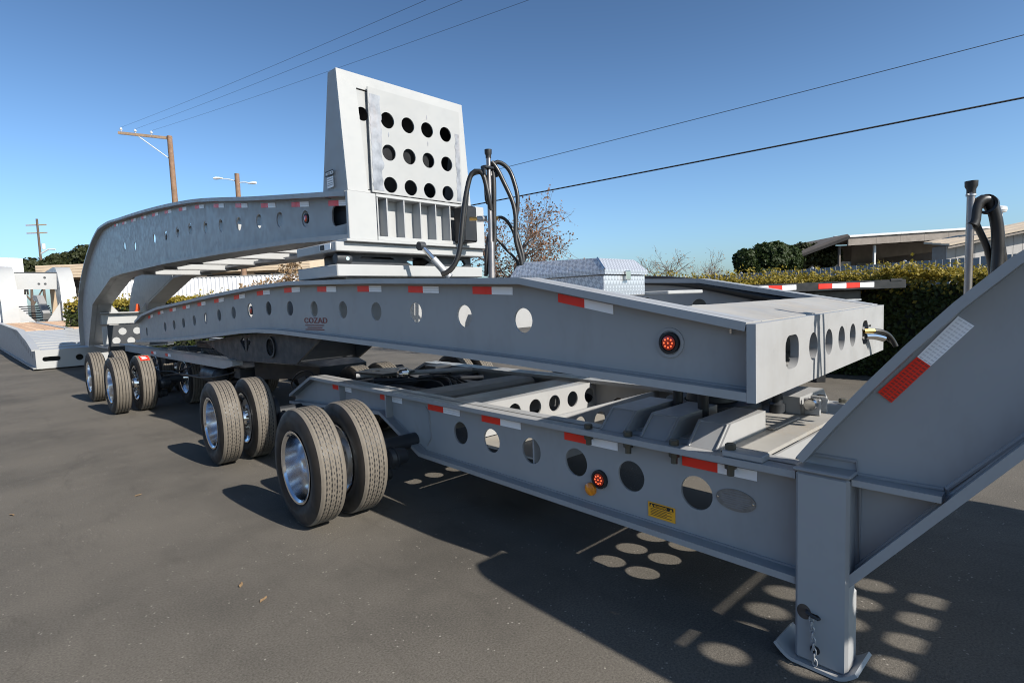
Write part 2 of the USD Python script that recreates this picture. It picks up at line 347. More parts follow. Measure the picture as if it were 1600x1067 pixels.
# ------------------------------------------------------------------ wheels (one class per tyre pattern, referenced)
UsdGeom.Scope.Define(stage, '/World/Prototypes').GetPrim().SetSpecifier(Sdf.SpecifierClass)
def wheel_class(name, R, W, rim_r, ribbed, dish):
    """axle along x; x=0 is the outer (-x) face of the tyre, tyre spans 0..W, dish: how far in the disc sits"""
    root = stage.CreateClassPrim('/World/Prototypes/' + name)
    UsdGeom.Xform.Define(stage, root.GetPath()); root = stage.GetPrimAtPath(root.GetPath()); root.SetSpecifier(Sdf.SpecifierClass)
    def part(n, mesh, m, parent=None, smooth=30):
        return usdkit.mesh(stage, path_for(parent or root, n), mesh, LOOK[m], smooth=smooth).GetPrim()
    s = 0.028
    side = [(0.035, rim_r - 0.012), (0.012, rim_r + 0.02), (0.0, rim_r + 0.07), (0.0, R - 0.09), (0.006, R - 0.045), (s, R - 0.012)]
    side2 = [(W - a, r) for a, r in side[::-1]]
    ty = part('tyre', lathe(side + [(s + 0.004, R - 0.012), (s + 0.004, R - 0.02), (W - s - 0.004, R - 0.02), (W - s - 0.004, R - 0.012)] + side2, 64), 'tyre_side')
    nb = 5; gw = 0.010 if ribbed else 0.004; usable = W - 2*s; bw = (usable - (nb-1)*gw)/nb
    for k in range(nb):
        a = s + k*(bw + gw); e = k in (0, nb-1)
        lo = R - (0.010 if k == 0 else 0.002); hi = R - (0.010 if k == nb-1 else 0.002)
        part('tread_rib', lathe([(a, R - 0.022), (a, lo), (a + bw/2, R), (a + bw, hi), (a + bw, R - 0.022)], 72), 'tyre_shoulder' if e else 'tyre_tread', ty)
    if not ribbed:
        ms = []; nt = 66
        rows = [(s + k*(bw + gw) - gw/2, 0.0045, 0.012) for k in range(1, nb)] + [(s + k*(bw + gw) + bw/2, 0.0028, 0.008) for k in range(1, nb - 1)]
        for k, (xx, hw, hl) in enumerate(rows):
            for q in range(nt):
                th = 2*math.pi*(q + 0.5*(k % 2))/nt; c, sn = math.cos(th), math.sin(th); ro = R + 0.0008
                V = np.array([[xx + a, ro*c - b*sn, ro*sn + b*c] for a, b in ((-hw, -hl), (hw, -hl), (hw, hl), (-hw, hl))])
                ms.append((V, np.array([[0, 1, 2], [0, 2, 3]])))
        mm = part('tread_slot', cat(*ms), 'black_rubber', ty, smooth=False); mm.SetCustomDataByKey('kind', 'stuff')
    r = rim_r
    rim = [(0.030, r - 0.018), (0.014, r + 0.002), (0.010, r + 0.003), (0.008, r - 0.003), (0.012, r - 0.016), (0.03, r - 0.03), (dish*0.6, r - 0.040), (dish - 0.02, r - 0.046), (dish, r - 0.06)]
    part('rim', lathe(rim, 56), 'alloy')
    part('rim_disc', lathe([(dish, r - 0.061), (dish + 0.012, 0.16), (dish - 0.02, 0.14), (dish - 0.02, 0.0)], 56), 'alloy_disc')
    part('rim_barrel', lathe([(dish + 0.03, 0.02), (dish + 0.03, r - 0.06), (dish + 0.03, r - 0.05), (W - 0.03, r - 0.03), (W - 0.008, r + 0.012), (W - 0.02, r + 0.01), (W - 0.035, r - 0.02)], 56), 'alloy')
    hd = 0.10 if dish < 0.2 else 0.05
    part('hub', lathe([(dish - hd, 0.0), (dish - hd, 0.06), (dish - hd*0.85, 0.085), (dish - 0.02, 0.10), (dish - 0.02, 0)], 28), 'chrome' if dish < 0.2 else 'alloy')
    if dish < 0.2: tag(part('wheel_nut', cat(*[lathe([(dish - 0.05, 0), (dish - 0.05, 0.014), (dish - 0.01, 0.016), (dish - 0.01, 0)], 6, 'x', (0, 0.125*math.cos(2*math.pi*k/10), 0.125*math.sin(2*math.pi*k/10))) for k in range(10)]), 'chrome'), kind='stuff')
    return root.GetPath()
WH_F = wheel_class('dotted_wheel', 0.46, 0.25, 0.285, False, 0.235)
WH_Fi = wheel_class('dotted_inner_wheel', 0.46, 0.25, 0.285, False, 0.06)
WH_R = wheel_class('ribbed_wheel', 0.485, 0.26, 0.30, True, 0.24)
WH_Ri = wheel_class('ribbed_inner_wheel', 0.485, 0.26, 0.30, True, 0.06)

def axle_line(t, y, r, outer, inner, x0, half_c, gap):
    """one axle: a dual pair on each side of the centre line half_c, trunnion, hub and brake chambers"""
    W = 0.25
    for side in (1, -1):
        def X(d): return half_c - (half_c - x0 - d)*side
        t.group('wheel', (X(0), y, r), outer, flip=side < 0, rot=17.0*(y % 3))
        t.group('wheel', (X(gap), y, r), inner, flip=side < 0, rot=31.0*(y % 2))
        a, b = sorted((X(0.26), X(1.35)))
        t.part('axle_tube', cyl((a, y, r), (b, y, r), 0.07, 16), 'dark_steel')
        a, b = sorted((X(gap + 0.27), X(gap + 0.36)))
        t.part('brake_drum', lathe([(a, 0.0), (a, 0.19), (b, 0.21), (b, 0.0)], 28, 'x', (0, y, r)), 'dark_steel')
        a, b = sorted((X(gap + 0.30), X(gap + 0.47)))
        for yy, zz in ((y - 0.02, r - 0.23), (y - 0.30, r - 0.02)):
            t.part('brake_chamber', lathe([(a, 0), (a, 0.055), (a + 0.015, 0.075), (a + 0.05, 0.082), (a + 0.055, 0.092), (a + 0.07, 0.092), (a + 0.075, 0.08), (b, 0.06), (b, 0)], 20, 'x', (0, yy, zz)), 'dark_steel')
        a, b = sorted((X(gap + 0.86), X(gap + 1.05)))
        t.part('suspension_arm', pyz([(y - 0.16, r - 0.14), (y + 0.16, r - 0.14), (y + 0.55, r + 0.30), (y + 0.30, r + 0.36), (y - 0.1, r + 0.16)], a, b), 'dark_steel')
        t.part('trunnion_box', rbox(a - 0.02, b + 0.02, y - 0.18, y + 0.18, r - 0.16, r + 0.16, 0.03), 'dark_steel')

# ================================================================== 1. front dolly (nearest frame, carries the gooseneck at the right)
CX = 3.455
F = Thing('axle_dolly', (CX, 3.2, 0), 'nearest grey dolly on dotted-tread tyres, with landing leg and rising gooseneck at right', 'trailer dolly')
mir = lambda m: (np.asarray(m[0])*[-1, 1, 1] + [2*CX, 0, 0], np.asarray(m[1])[:, ::-1])
top = [(0.92, 0.885), (6.35, 0.885), (7.05, 0.60)]
bot = [(0.92, 0.357), (4.05, 0.357), (4.72, 0.64), (7.05, 0.48)]
HF = [1.45, 1.869, 2.296, 2.71, 3.142, 3.53]
holesF = [disc(y, 0.633, 0.092) for y in HF]
web_with_flanges(F, ('rail_web', 'rail_top_flange', 'rail_bottom_flange'), 2.55, 0.085, top, bot, holesF, 0.034)
web_with_flanges(F, ('rail_web', 'rail_top_flange', 'rail_bottom_flange'), 2*CX - 2.55, 0.085, top, bot, holesF, 0.034, inward=-1)
# stiffeners on the near rail
F.part('stiffener', box(2.565, 2.634, 4.60, 4.62, 0.62, 0.85), 'grey_paint')
F.part('stiffener', box(2.565, 2.634, 5.60, 5.615, 0.60, 0.85), 'grey_paint')
F.part('weld_seam', tube([(2.633, 4.03, 0.80), (2.633, 3.98, 0.74), (2.633, 3.96, 0.52), (2.633, 4.03, 0.44)], 0.006, 8), 'grey_paint')
for ya, yb in ((1.531, 1.126), (2.39, 1.96), (3.25, 2.81), (3.99, 3.53), (4.83, 4.42), (5.91, 5.45)):
    tape(F, 2.634, ya, yb, lambda y: 0.795)
# crossmembers
def hole_plate(t, name, y0, y1, x0, x1, z0, z1, holes, r, m='grey_paint'):
    t.part(name, pxz(sbox(x0, z0, x1, z1).difference(unary_union([disc(x, z, r) for x, z in holes])), y0, y1), m)
IX0, IX1 = 2.652, 2*CX - 2.652
hole_plate(F, 'crossmember_plate', 3.42, 3.435, IX0, IX1, 0.585, 0.858, [(2.886 + 0.2535*k, 0.735) for k in range(6)], 0.075)
F.part('sun_block_plate', box(IX0, IX1, 2.716, 3.418, 0.566, 0.578), 'dusty_paint')  # added to keep a stray sun patch off the ground below
F.part('crossmember_top', box(IX0 + 0.1, IX1 - 0.1, 3.437, 3.84, 0.846, 0.858), 'grey_paint')
hole_plate(F, 'crossmember_plate', 3.842, 3.855, IX0, IX1, 0.585, 0.858, [(2.886 + 0.2535*k, 0.735) for k in range(6)], 0.075)
F.part('crossmember', rbox(IX0 + 0.1, IX1 - 0.1, 4.15, 4.52, 0.60, 0.86, 0.04), 'dusty_paint')
hole_plate(F, 'crossmember_plate', 2.70, 2.714, IX0, IX1, 0.50, 0.84, [(2.672 + 0.245*k, 0.715) for k in range(0, 6) if k], 0.075)
hole_plate(F, 'deck_front_plate', 1.12, 1.134, IX0, IX1, 0.40, 0.855, [(2.613 + 0.249*k, 0.535) for k in range(1, 7)] + [(2.637 + 0.245*k, 0.705) for k in range(1, 7)], 0.078)
# deck under the turntable
F.part('deck_plate', box(2.745, 2*CX - 2.745, 1.12, 2.16, 0.872, 0.892), 'deck_paint')
F.part('deck_strip', rbox(3.20, 3.42, 1.40, 1.45, 0.893, 0.903, 0.004), 'deck_paint')
F.part('deck_strip', rbox(3.20, 3.60, 1.27, 1.31, 0.893, 0.903, 0.004), 'deck_paint')
# saddle blocks, near and far
def saddle(y0, y1):
    lo = [(2.625, y0, 0.886), (2.625, y1, 0.886), (3.19, y0, 0.893), (3.19, y1, 0.893)]
    hi = [(2.755, y0, 1.005), (2.755, y1, 1.005), (3.19, y0, 1.005), (3.19, y1, 1.005)]
    h = trimesh.convex.convex_hull(np.array(lo + hi)); h.fix_normals(); return np.array(h.vertices), np.array(h.faces)
for y0, y1 in ((1.315, 1.50), (1.61, 1.80), (1.90, 2.09)):
    s = F.part('saddle_block', saddle(y0, y1), 'grey_paint', smooth=False)
    wl = [(2.622, y0 + 0.015, 0.89), (2.748, y0 + 0.015, 1.0), (2.748, y1 - 0.015, 1.0), (2.622, y1 - 0.015, 0.89)]
    F.part('weld_bead', tube(wl, 0.006, 6), 'grey_paint', s)
    F.part('saddle_block', mir(saddle(y0, y1)), 'grey_paint', smooth=False)
for x in (3.74, 3.86): F.part('clevis', rbox(x, x + 0.02, 1.20, 1.30, 0.893, 1.0, 0.006), 'grey_paint')
F.part('clevis_pin', lathe([(3.70, 0), (3.70, 0.035), (3.73, 0.04), (3.74, 0.028), (3.90, 0.028), (3.905, 0.04), (3.93, 0.035), (3.93, 0)], 20, 'x', (0, 1.25, 0.965)), 'chrome')
F.part('turntable_ring', lathe([(0.893, 0.30), (0.96, 0.31), (0.985, 0.30), (0.985, 0.18), (0.893, 0.17)], 40, 'z', (CX, 1.78, 0)), 'dark_steel')
for x, y in ((CX - 0.42, 1.62), (CX - 0.30, 1.86), (CX + 0.25, 1.45), (CX + 0.35, 1.95)):
    F.part('support_pin', lathe([(0.893, 0.0), (0.893, 0.05), (0.95, 0.05), (0.96, 0.032), (1.175, 0.032), (1.175, 0)], 18, 'z', (x, y, 0)), 'dark_steel')
F.part('turntable_post', lathe([(0.986, 0.0), (0.986, 0.17), (1.1, 0.14), (1.18, 0.20), (1.18, 0)], 32, 'z', (CX, 1.78, 0)), 'dark_steel')
F.part('corner_plate', rbox(2.56, 2.645, 1.07, 1.27, 0.887, 0.918, 0.004), 'grey_paint')
for y in (1.24, 1.555, 1.855, 2.15):
    b = F.part('bolt', hexbolt(2.592, y, 0.886 + (0.033 if y < 1.3 else 0), 0.026, 0.03), 'bolt_steel')
    F.part('nut', cat(lathe([(0.82, 0.0), (0.82, 0.028), (0.85, 0.03), (0.85, 0)], 6, 'z', (2.592, y, 0)), cyl((2.592, y, 0.785), (2.592, y, 0.822), 0.018, 12)), 'bolt_steel', b)
    F.part('bolt', hexbolt(2*CX - 2.592, y, 0.886, 0.026, 0.03), 'bolt_steel')
# lamps, warning plate and oval maker's plate on the near rail
def led(t, x, y, z, r, ring=None, dots=True):
    p = t.part('marker_lamp', lathe([(x - 0.018, 0), (x - 0.018, r*0.66), (x - 0.012, r*0.72), (x - 0.020, r*0.78), (x - 0.018, r), (x - 0.001, r*1.03), (x - 0.001, 0)], 32, 'x', (0, y, z)), 'black_rubber')
    l = t.part('lens', lathe([(x - 0.024, 0), (x - 0.023, r*0.45), (x - 0.0185, r*0.68), (x - 0.017, r*0.68), (x - 0.017, 0)], 28, 'x', (0, y, z)), 'lens_red', p)
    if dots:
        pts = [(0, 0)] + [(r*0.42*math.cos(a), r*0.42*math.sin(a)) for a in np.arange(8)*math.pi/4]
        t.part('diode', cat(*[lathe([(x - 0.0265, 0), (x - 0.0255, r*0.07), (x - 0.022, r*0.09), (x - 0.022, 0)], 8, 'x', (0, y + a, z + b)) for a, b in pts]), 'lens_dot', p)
    if ring: t.part('lamp_ring', lathe([(x - 0.001, ring), (x - 0.006, ring*0.98), (x - 0.007, r*1.15), (x - 0.001, r*1.1)], 40, 'x', (0, y, z)), 'grey_paint', p)
led(F, 2.635, 2.10, 0.565, 0.058)
F.part('amber_reflector', lathe([(2.602, 0), (2.606, 0.024), (2.618, 0.040), (2.634, 0.043), (2.634, 0)], 28, 'x', (0, 2.175, 0.485)), 'lens_amber')
pl = F.part('warning_plate', pyz(sbox(1.578, 0.427, 1.752, 0.513), 2.631, 2.6345), 'sticker_orange')
F.part('plate_band', pyz(sbox(1.588, 0.486, 1.742, 0.508), 2.6302, 2.6308), 'print_black', pl)
v, f = side_text('WARNING', 1.712, 0.4905, 2.6301, 0.012)
F.part('lettering', (v, f), 'sticker_orange', pl, smooth=False)
for y in (1.728, 1.602): F.part('warning_triangle', pyz([(y - 0.010, 0.488), (y + 0.010, 0.488), (y, 0.5055)], 2.6296, 2.63), 'sticker_orange', pl)
F.part('fine_print', cat(*[pyz(sbox(1.60 + 0.03*(k % 2), 0.476 - 0.009*k, 1.735, 0.479 - 0.009*k), 2.6302, 2.6308) for k in range(5)]), 'print_black', pl)
ov = F.part('oval_plate', pyz(affinity.scale(Point(1.235, 0.647).buffer(1, 16), 0.103, 0.056), 2.631, 2.6345), 'plate_grey')
F.part('embossing', cat(*[pyz(sbox(1.235 - w, z, 1.235 + w, z + 0.004), 2.6302, 2.6308) for z, w in ((0.688, 0.035), (0.676, 0.06), (0.662, 0.078), (0.652, 0.07), (0.640, 0.082), (0.630, 0.066), (0.618, 0.06), (0.606, 0.04))]), 'sticker_grey', ov)
F.part('rivet', cat(*[lathe([(2.626, 0), (2.628, 0.005), (2.6315, 0.006)], 10, 'x', (0, y, 0.647)) for y in (1.327, 1.143)]), 'chrome', ov)
# rear spine, rods and lights behind the deck
F.part('spine_beam', rbox(3.05, 3.20, 4.53, 5.9, 0.55, 0.80, 0.02), 'dark_steel')
F.part('spine_beam', rbox(3.71, 3.86, 4.53, 5.9, 0.55, 0.80, 0.02), 'dark_steel')
F.part('steering_rod', cyl((3.0, 6.05, 0.86), (4.1, 5.2, 0.88), 0.028, 14), 'grey_paint')
F.part('steering_rod', cyl((3.0, 5.62, 0.84), (3.9, 4.75, 0.84), 0.022, 14), 'dark_steel')
F.part('ball_joint', lathe([(-0.07, 0), (-0.065, 0.035), (-0.04, 0.06), (0.03, 0.065), (0.06, 0.04), (0.07, 0)], 20, 'x', (3.26, 5.42, 0.90)), 'chrome')
F.part('steering_plate', pxy(Polygon([(3.1, 5.6), (3.5, 5.55), (3.62, 5.95), (3.3, 6.25), (3.0, 6.1)]).difference(unary_union([Point(3.2, 5.95).buffer(0.06), Point(3.42, 5.85).buffer(0.05)])), 0.885, 0.905), 'dark_steel')
F.part('rear_crossmember', rbox(IX0, IX1, 5.91, 6.12, 0.50, 0.80, 0.02), 'dark_steel')
F.part('air_tank', lathe([(3.9, 0), (3.92, 0.08), (3.96, 0.11), (4.24, 0.11), (4.28, 0.08), (4.3, 0)], 24, 'x', (0, 5.3, 0.70)), 'dark_steel')
F.part('air_line', tube(spline([(2.7, 7.0, 0.62), (2.62, 7.12, 0.72), (2.66, 7.05, 0.83), (2.8, 6.8, 0.80)], 18), 0.012, 8), 'hose_rubber')
for k in range(5):
    x0 = 3.24 + 0.09*k
    F.part('air_line', tube(spline([(x0, 4.6, 0.80), (x0 + 0.05*math.sin(k), 5.2, 0.84 + 0.02*(k % 2)), (x0 - 0.06, 5.7, 0.81), (x0 + 0.08*math.cos(k), 6.0, 0.84), (x0, 6.12, 0.78)], 24), 0.010 + 0.003*(k % 3), 8), 'hose_rubber')
F.part('valve_box', rbox(3.9, 4.15, 5.7, 5.95, 0.78, 0.90, 0.01), 'dark_steel')
F.part('shaft_guard', lathe([(3.45, 0), (3.45, 0.09), (3.5, 0.11), (4.1, 0.11), (4.15, 0.08), (4.15, 0)], 20, 'x', (0, 5.9, 0.72)), 'dark_steel')
for x in (3.18, 3.56): F.group('wheel', (x, 6.66, 0.46), WH_Fi, rot=50*x)
for y in (4.225, 6.66): axle_line(F, y, 0.46, WH_F, WH_Fi, 1.525, CX, 0.345)

# landing leg
F.part('landing_leg', rbox(2.535, 2.634, 0.70, 0.915, 0.02, 0.895, 0.012), 'grey_paint')
F.part('leg_cap', rbox(2.528, 2.64, 0.692, 0.925, 0.8955, 0.912, 0.007), 'grey_paint')
F.part('leg_sleeve', rbox(2.64, 2.70, 0.71, 0.90, 0.02, 0.36, 0.01), 'grey_paint')
pad = [(y, 0.012 + 0.055*max(0, (abs(y - 0.8275) - 0.09)/0.08)**1.6) for y in np.linspace(0.66, 0.995, 23)]
F.part('foot_plate', pyz(LineString(pad).buffer(0.008, cap_style=2), 2.512, 2.72), 'grey_paint')
F.part('pin_hole', pyz(slot(0.835, 0.245, 0.05, 0.022, 0.010), 2.5335, 2.5345), 'print_black')
F.part('pin_hole', pyz(slot(0.828, 0.09, 0.04, 0.04, 0.018), 2.5335, 2.5345), 'print_black')
F.part('scorch_mark', pyz(affinity.scale(Point(0.875, 0.25).buffer(1, 8), 0.030, 0.035), 2.5346, 2.535), 'scorch')
F.part('leg_lug', tube([(2.530, 0.86, 0.262), (2.512, 0.855, 0.264), (2.506, 0.83, 0.258), (2.512, 0.81, 0.25), (2.530, 0.81, 0.245)], 0.007, 8), 'dark_steel')
ch = []
for k in range(9):
    z = 0.235 - k*0.024; a = np.linspace(0, 2*math.pi, 13)
    u = 0.0085*np.cos(a); w = 0.017*np.sin(a)
    yc = 0.838 - 0.002*k
    pts = np.stack([np.full_like(a, 2.517) + (u if k % 2 else 0*u), yc + (0*u if k % 2 else u), z + w], 1)
    ch.append(tube(pts, 0.0036, 6, cap=False))
    F.part('chain_link', ch[-1], 'galvanised')
# gooseneck arms rising to the right
gt = smooth_path([(-4.0, 2.36), (-1.3, 2.36), (-0.75, 2.31), (-0.3, 2.12), (0.0, 1.945), (0.189, 1.812), (0.401, 1.604), (0.579, 1.397), (0.794, 1.125), (0.918, 0.95)], 26)
gb = [(-4.0, 2.03), (-0.62, 2.03), (0.17, 1.086), (0.70, 0.42), (0.918, 0.357)]
web_with_flanges(F, ('gooseneck_web', 'gooseneck_top_flange', 'gooseneck_bottom_flange'), 2.55, 0.085, gt, gb, [], 0.036)
web_with_flanges(F, ('gooseneck_web', 'gooseneck_top_flange', 'gooseneck_bottom_flange'), 2*CX - 2.55, 0.085, gt, gb, [], 0.036, inward=-1)
F.part('gooseneck_rib', box(2.552, 2.633, 0.395, 0.697, 0.868, 0.895), 'grey_paint')
F.part('weld_bead', tube([(2.632, 0.905, 0.955), (2.632, 0.70, 0.955), (2.632, 0.695, 0.90), (2.632, 0.40, 0.902)], 0.008, 8), 'grey_paint')
F.part('weld_bead', tube([(2.632, 0.392, 0.905), (2.632, -0.2, 1.58)], 0.010, 8), 'grey_paint')
F.part('weld_bead', tube([(2.632, 0.685, 0.865), (2.632, 0.685, 0.50), (2.632, 0.42, 0.83)], 0.008, 8), 'grey_paint')
# reflective strip along the gooseneck edge
GQ = {'a': (np.float64(0.626), np.float64(1.263)), 'b': (np.float64(0.578), np.float64(1.224)), 'm2': (np.float64(0.451), np.float64(1.384)), 'm1': (np.float64(0.495), np.float64(1.418)), 'e1': (np.float64(0.371), np.float64(1.579)), 'e2': (np.float64(0.323), np.float64(1.542))}
GQ = {k: np.array(v) for k, v in GQ.items()}
F.part('tape_red', pyz(Polygon([GQ['a'], GQ['b'], GQ['m2'], GQ['m1']]), 2.6315, 2.634), 'tape_red')
F.part('tape_white', pyz(Polygon([GQ['m1'], GQ['m2'], GQ['e2'], GQ['e1']]), 2.6315, 2.634), 'tape_white')
for nm in (('a', 'b', 'm1', 'm2', 'print_red'), ('m1', 'm2', 'e1', 'e2', 'tape_line')):
    A0, B0, A1, B1 = (GQ[k] for k in nm[:4]); ms = []
    for r in range(3):
        for s in range(14):
            u0, u1 = (s + 0.2)/14, (s + 0.55)/14; w0 = 0.12 + 0.3*r
            for a0, a1 in ((w0, w0 + 0.10), (w0 + 0.12, w0 + 0.22)):
                P = lambda u, w: (A0*(1-u) + A1*u)*(1-w) + (B0*(1-u) + B1*u)*w
                ms.append(pyz([P(u0, a0), P(u1, a0 + 0.02), P(u1 + 0.01, a1 + 0.02), P(u0 + 0.01, a1)], 2.6309, 2.6313))
    p = F.part('tape_pattern', cat(*ms), nm[4] if nm[4] != 'print_red' else 'print_red', kind='stuff', smooth=False)
# plates between the arms (their holes throw the round sun spots on the ground)
for y, xs in ((-1.91, 2.863), (-2.22, 3.030), (-2.49, 3.050)):
    hole_plate(F, 'gooseneck_plate', y, y + 0.014, IX0, IX1, 2.07, 2.32, [(xs + 0.245*k, 2.20) for k in range(5) if xs + 0.245*k < 4.15], 0.075)
F.part('gooseneck_deck', box(2.745, 2*CX - 2.745, -4.0, -2.7, 2.30, 2.315), 'deck_paint')
F.part('gooseneck_deck', box(2.745, 2*CX - 2.745, -1.85, -1.49, 2.30, 2.315), 'deck_paint')
F.part('shadow_caster_box', rbox(4.40, 5.9, -3.3, -2.15, 1.95, 2.33, 0.01), 'grey_paint')  # unseen box added to throw a block of shadow on the ground
# hose stand on the gooseneck
hp = F.part('hose_post', cyl((3.475, 0.455, 1.52), (3.516, 0.458, 2.15), 0.0165, 18), 'post_steel')
F.part('post_cap', lathe([(2.135, 0.019), (2.16, 0.019), (2.175, 0.026), (2.20, 0.027), (2.20, 0), (2.135, 0)], 18, 'z', (3.518, 0.458, 0)), 'black_rubber', hp)
F.part('post_clamp', cat(lathe([(2.128, 0.017), (2.128, 0.021), (2.137, 0.021), (2.137, 0.017)], 18, 'z', (3.516, 0.458, 0)), cyl((3.482, 0.47, 2.133), (3.505, 0.462, 2.133), 0.005, 8)), 'galvanised', hp)
F.part('hose', tube(spline([(3.505, 0.45, 1.98), (3.52, 0.44, 2.06), (3.535, 0.425, 2.10), (3.56, 0.40, 2.105), (3.58, 0.38, 2.06), (3.592, 0.365, 1.97), (3.595, 0.36, 1.88), (3.585, 0.36, 1.76), (3.58, 0.36, 1.5)], 40), 0.026, 14), 'hose_rubber')
F.part('hose', tube(spline([(3.575, 0.45, 2.03), (3.60, 0.44, 2.09), (3.64, 0.43, 2.105), (3.675, 0.40, 2.06), (3.70, 0.37, 1.95), (3.715, 0.355, 1.84), (3.71, 0.35, 1.5)], 36), 0.018, 12), 'hose_rubber')
F.part('hose', tube(spline([(3.535, 0.45, 2.06), (3.565, 0.44, 1.99), (3.60, 0.41, 1.90), (3.63, 0.39, 1.80), (3.64, 0.38, 1.5)], 30), 0.015, 12), 'hose_rubber')
F.part('hose_saddle', lathe([(-0.03, 0.034), (-0.034, 0.046), (0.034, 0.046), (0.03, 0.034)], 20, 'x', (3.575, 0.405, 2.085)), 'black_rubber')
F.part('cross_tie', cyl((IX0, 0.45, 1.50), (IX1, 0.45, 1.50), 0.022, 14), 'grey_paint')

# ================================================================== 2. long jeep frame with sloping ends (local frame turned 3 degrees)
B = Thing('gooseneck_frame', (3.7, 6.0, 0), 'long arched grey steel gooseneck frame with maker lettering, bridging the two dollies', 'trailer frame', 3.0, place=(3.9313, 6.3750, -0.1062), size=1.0625)
topB = [(0.926, 1.567), (2.28, 1.834), (4.0, 1.918), (5.5, 1.972), (6.4, 1.970), (7.9, 1.920), (10.8, 1.795), (11.9, 1.69), (12.5, 1.56)]
botB = [(0.926, 1.217), (2.36, 1.298), (4.9, 1.396), (5.9, 1.431), (6.46, 1.433), (6.97, 1.416), (7.66, 1.371), (8.9, 1.293), (10.3, 1.222), (12.5, 1.153)]
HB = [(2.33, 1.57, .078), (2.89, 1.60, .078), (3.46, 1.63, .078), (4.02, 1.645, .078), (4.58, 1.667, .078), (5.15, 1.683, .078), (5.70, 1.697, .078), (6.26, 1.705, .078), (6.81, 1.69, .085),
      (7.37, 1.667, .078), (7.92, 1.638, .078), (8.48, 1.60, .078), (9.02, 1.567, .078), (9.58, 1.53, .078), (10.11, 1.495, .078), (10.66, 1.46, .078), (11.95, 1.36, .078)]
hb = [disc(y, z, r) for y, z, r in HB]
bweb, _, _, _ = web_with_flanges(B, ('rail_web', 'rail_top_flange', 'rail_bottom_flange'), 2.40, 0.080, topB, botB, hb + [disc(1.33, 1.46, 0.052)], 0.040)
web_with_flanges(B, ('rail_web', 'rail_top_flange', 'rail_bottom_flange'), 5.0, 0.080, topB, botB, hb, 0.040, inward=-1)
ends = unary_union([slot(2.875, 1.397, 0.20, 0.165, 0.06), slot(4.40, 1.389, 0.17, 0.165, 0.06)] + [disc(x, 1.394, 0.075) for x in (3.218, 3.515, 3.79, 4.06)])
v, f = pxz(sbox(2.40, 1.213, 5.0, 1.560).difference(ends), 0.885, 0.925)
B.part('end_plate', (v, f), 'grey_paint')
tp = ipol(topB); bp = ipol(botB)
B.part('end_top_plate', pyz([(0.926, 1.530), (1.30, tp(1.3) - 0.037), (1.30, tp(1.3) - 0.003), (0.926, 1.564)], 2.587, 4.813), 'deck_paint')
B.part('end_bottom_plate', pyz([(0.926, 1.22), (1.30, bp(1.3) + 0.003), (1.30, bp(1.3) + 0.03), (0.926, 1.25)], 2.587, 4.813), 'grey_paint')
B.part('end_back_plate', box(2.587, 4.813, 1.302, 1.315, bp(1.3) + 0.01, tp(1.3) - 0.02), 'grey_paint')
for y in (3.75, 5.4, 6.6, 8.4, 10.2, 11.9):
    B.part('crossmember', rbox(2.50, 4.90, y, y + 0.16, bp(y) + 0.06, min(tp(y), tp(y + 0.16)) - 0.09, 0.01), 'grey_paint')
B.part('shade_plate', box(2.585, 4.815, 2.50, 3.52, 1.362, 1.376), 'grey_paint')  # added to shade the tops of the dolly crossmembers below
B.part('tray', rbox(3.9, 4.5, 2.10, 2.5, 1.70, 1.73, 0.006), 'sunlit_grey_paint')
for k, (ya, yb) in enumerate(((2.04, 1.66), (2.79, 2.41), (3.54, 3.16), (4.30, 3.92), (5.05, 4.68), (5.81, 5.43), (6.56, 6.19), (7.31, 6.94), (8.07, 7.69), (8.80, 8.44), (9.55, 9.18), (10.3, 9.92), (11.05, 10.68), (11.75, 11.4))):
    tape(B, 2.479, ya, yb, lambda y: tp(y) - (0.083 if y < 2.2 else 0.083))
led(B, 2.480, 1.33, 1.46, 0.052, ring=0.076)
led(B, 2.50, 6.80, 1.69, 0.05, dots=False)
v, f = side_text('COZAD', 0, 0, 0, 0.050); v[:, 1] *= 2.05
B.part('lettering', (v + [2.479, 5.385, 1.545], f), 'print_red', bweb, smooth=False)
B.part('fine_print', cat(*[pyz(sbox(4.96 + 0.04*(k % 2), z, 5.36 - 0.05*(k % 2), z + 0.009), 2.477, 2.479) for k, z in enumerate((1.518, 1.495, 1.475))]), 'print_red', bweb)
for y in (0.0,):
    B.part('lifting_eye', tube([(2.479, 1.02, 1.535), (2.465, 1.02, 1.53), (2.465, 1.02, 1.515), (2.479, 1.02, 1.51)], 0.006, 8), 'chrome', bweb)
# hanger bracket under the near rail
hang = Polygon([(8.85, 1.25), (8.45, 1.16), (7.78, 1.03), (5.80, 1.09), (5.21, 1.375), (5.9, 1.42), (6.46, 1.42), (6.97, 1.40), (7.66, 1.36)]).difference(unary_union([disc(6.43, 1.255, 0.10), Polygon([(7.42, 1.30), (7.33, 1.345), (7.27, 1.33), (7.26, 1.16)]), Polygon([(7.21, 1.16), (7.20, 1.33), (7.14, 1.345), (7.06, 1.30)])]))
B.part('hanger_plate', pyz(hang, 2.55, 2.575), 'dark_steel')
B.part('hanger_plate', pyz(hang, 3.30, 3.325), 'dark_steel')
B.part('hanger_ring', lathe([(2.53, 0.10), (2.53, 0.125), (2.55, 0.125), (2.55, 0.10)], 28, 'x', (0, 6.43, 1.255)), 'dark_steel')
B.part('hanger_box', rbox(2.576, 3.299, 5.85, 6.25, 1.10, 1.38, 0.01), 'dark_steel')
B.part('kingpin_column', lathe([(0.95, 0), (0.95, 0.20), (1.0, 0.22), (1.25, 0.22), (1.25, 0)], 28, 'z', (3.7, 9.6, 0)), 'dark_steel')
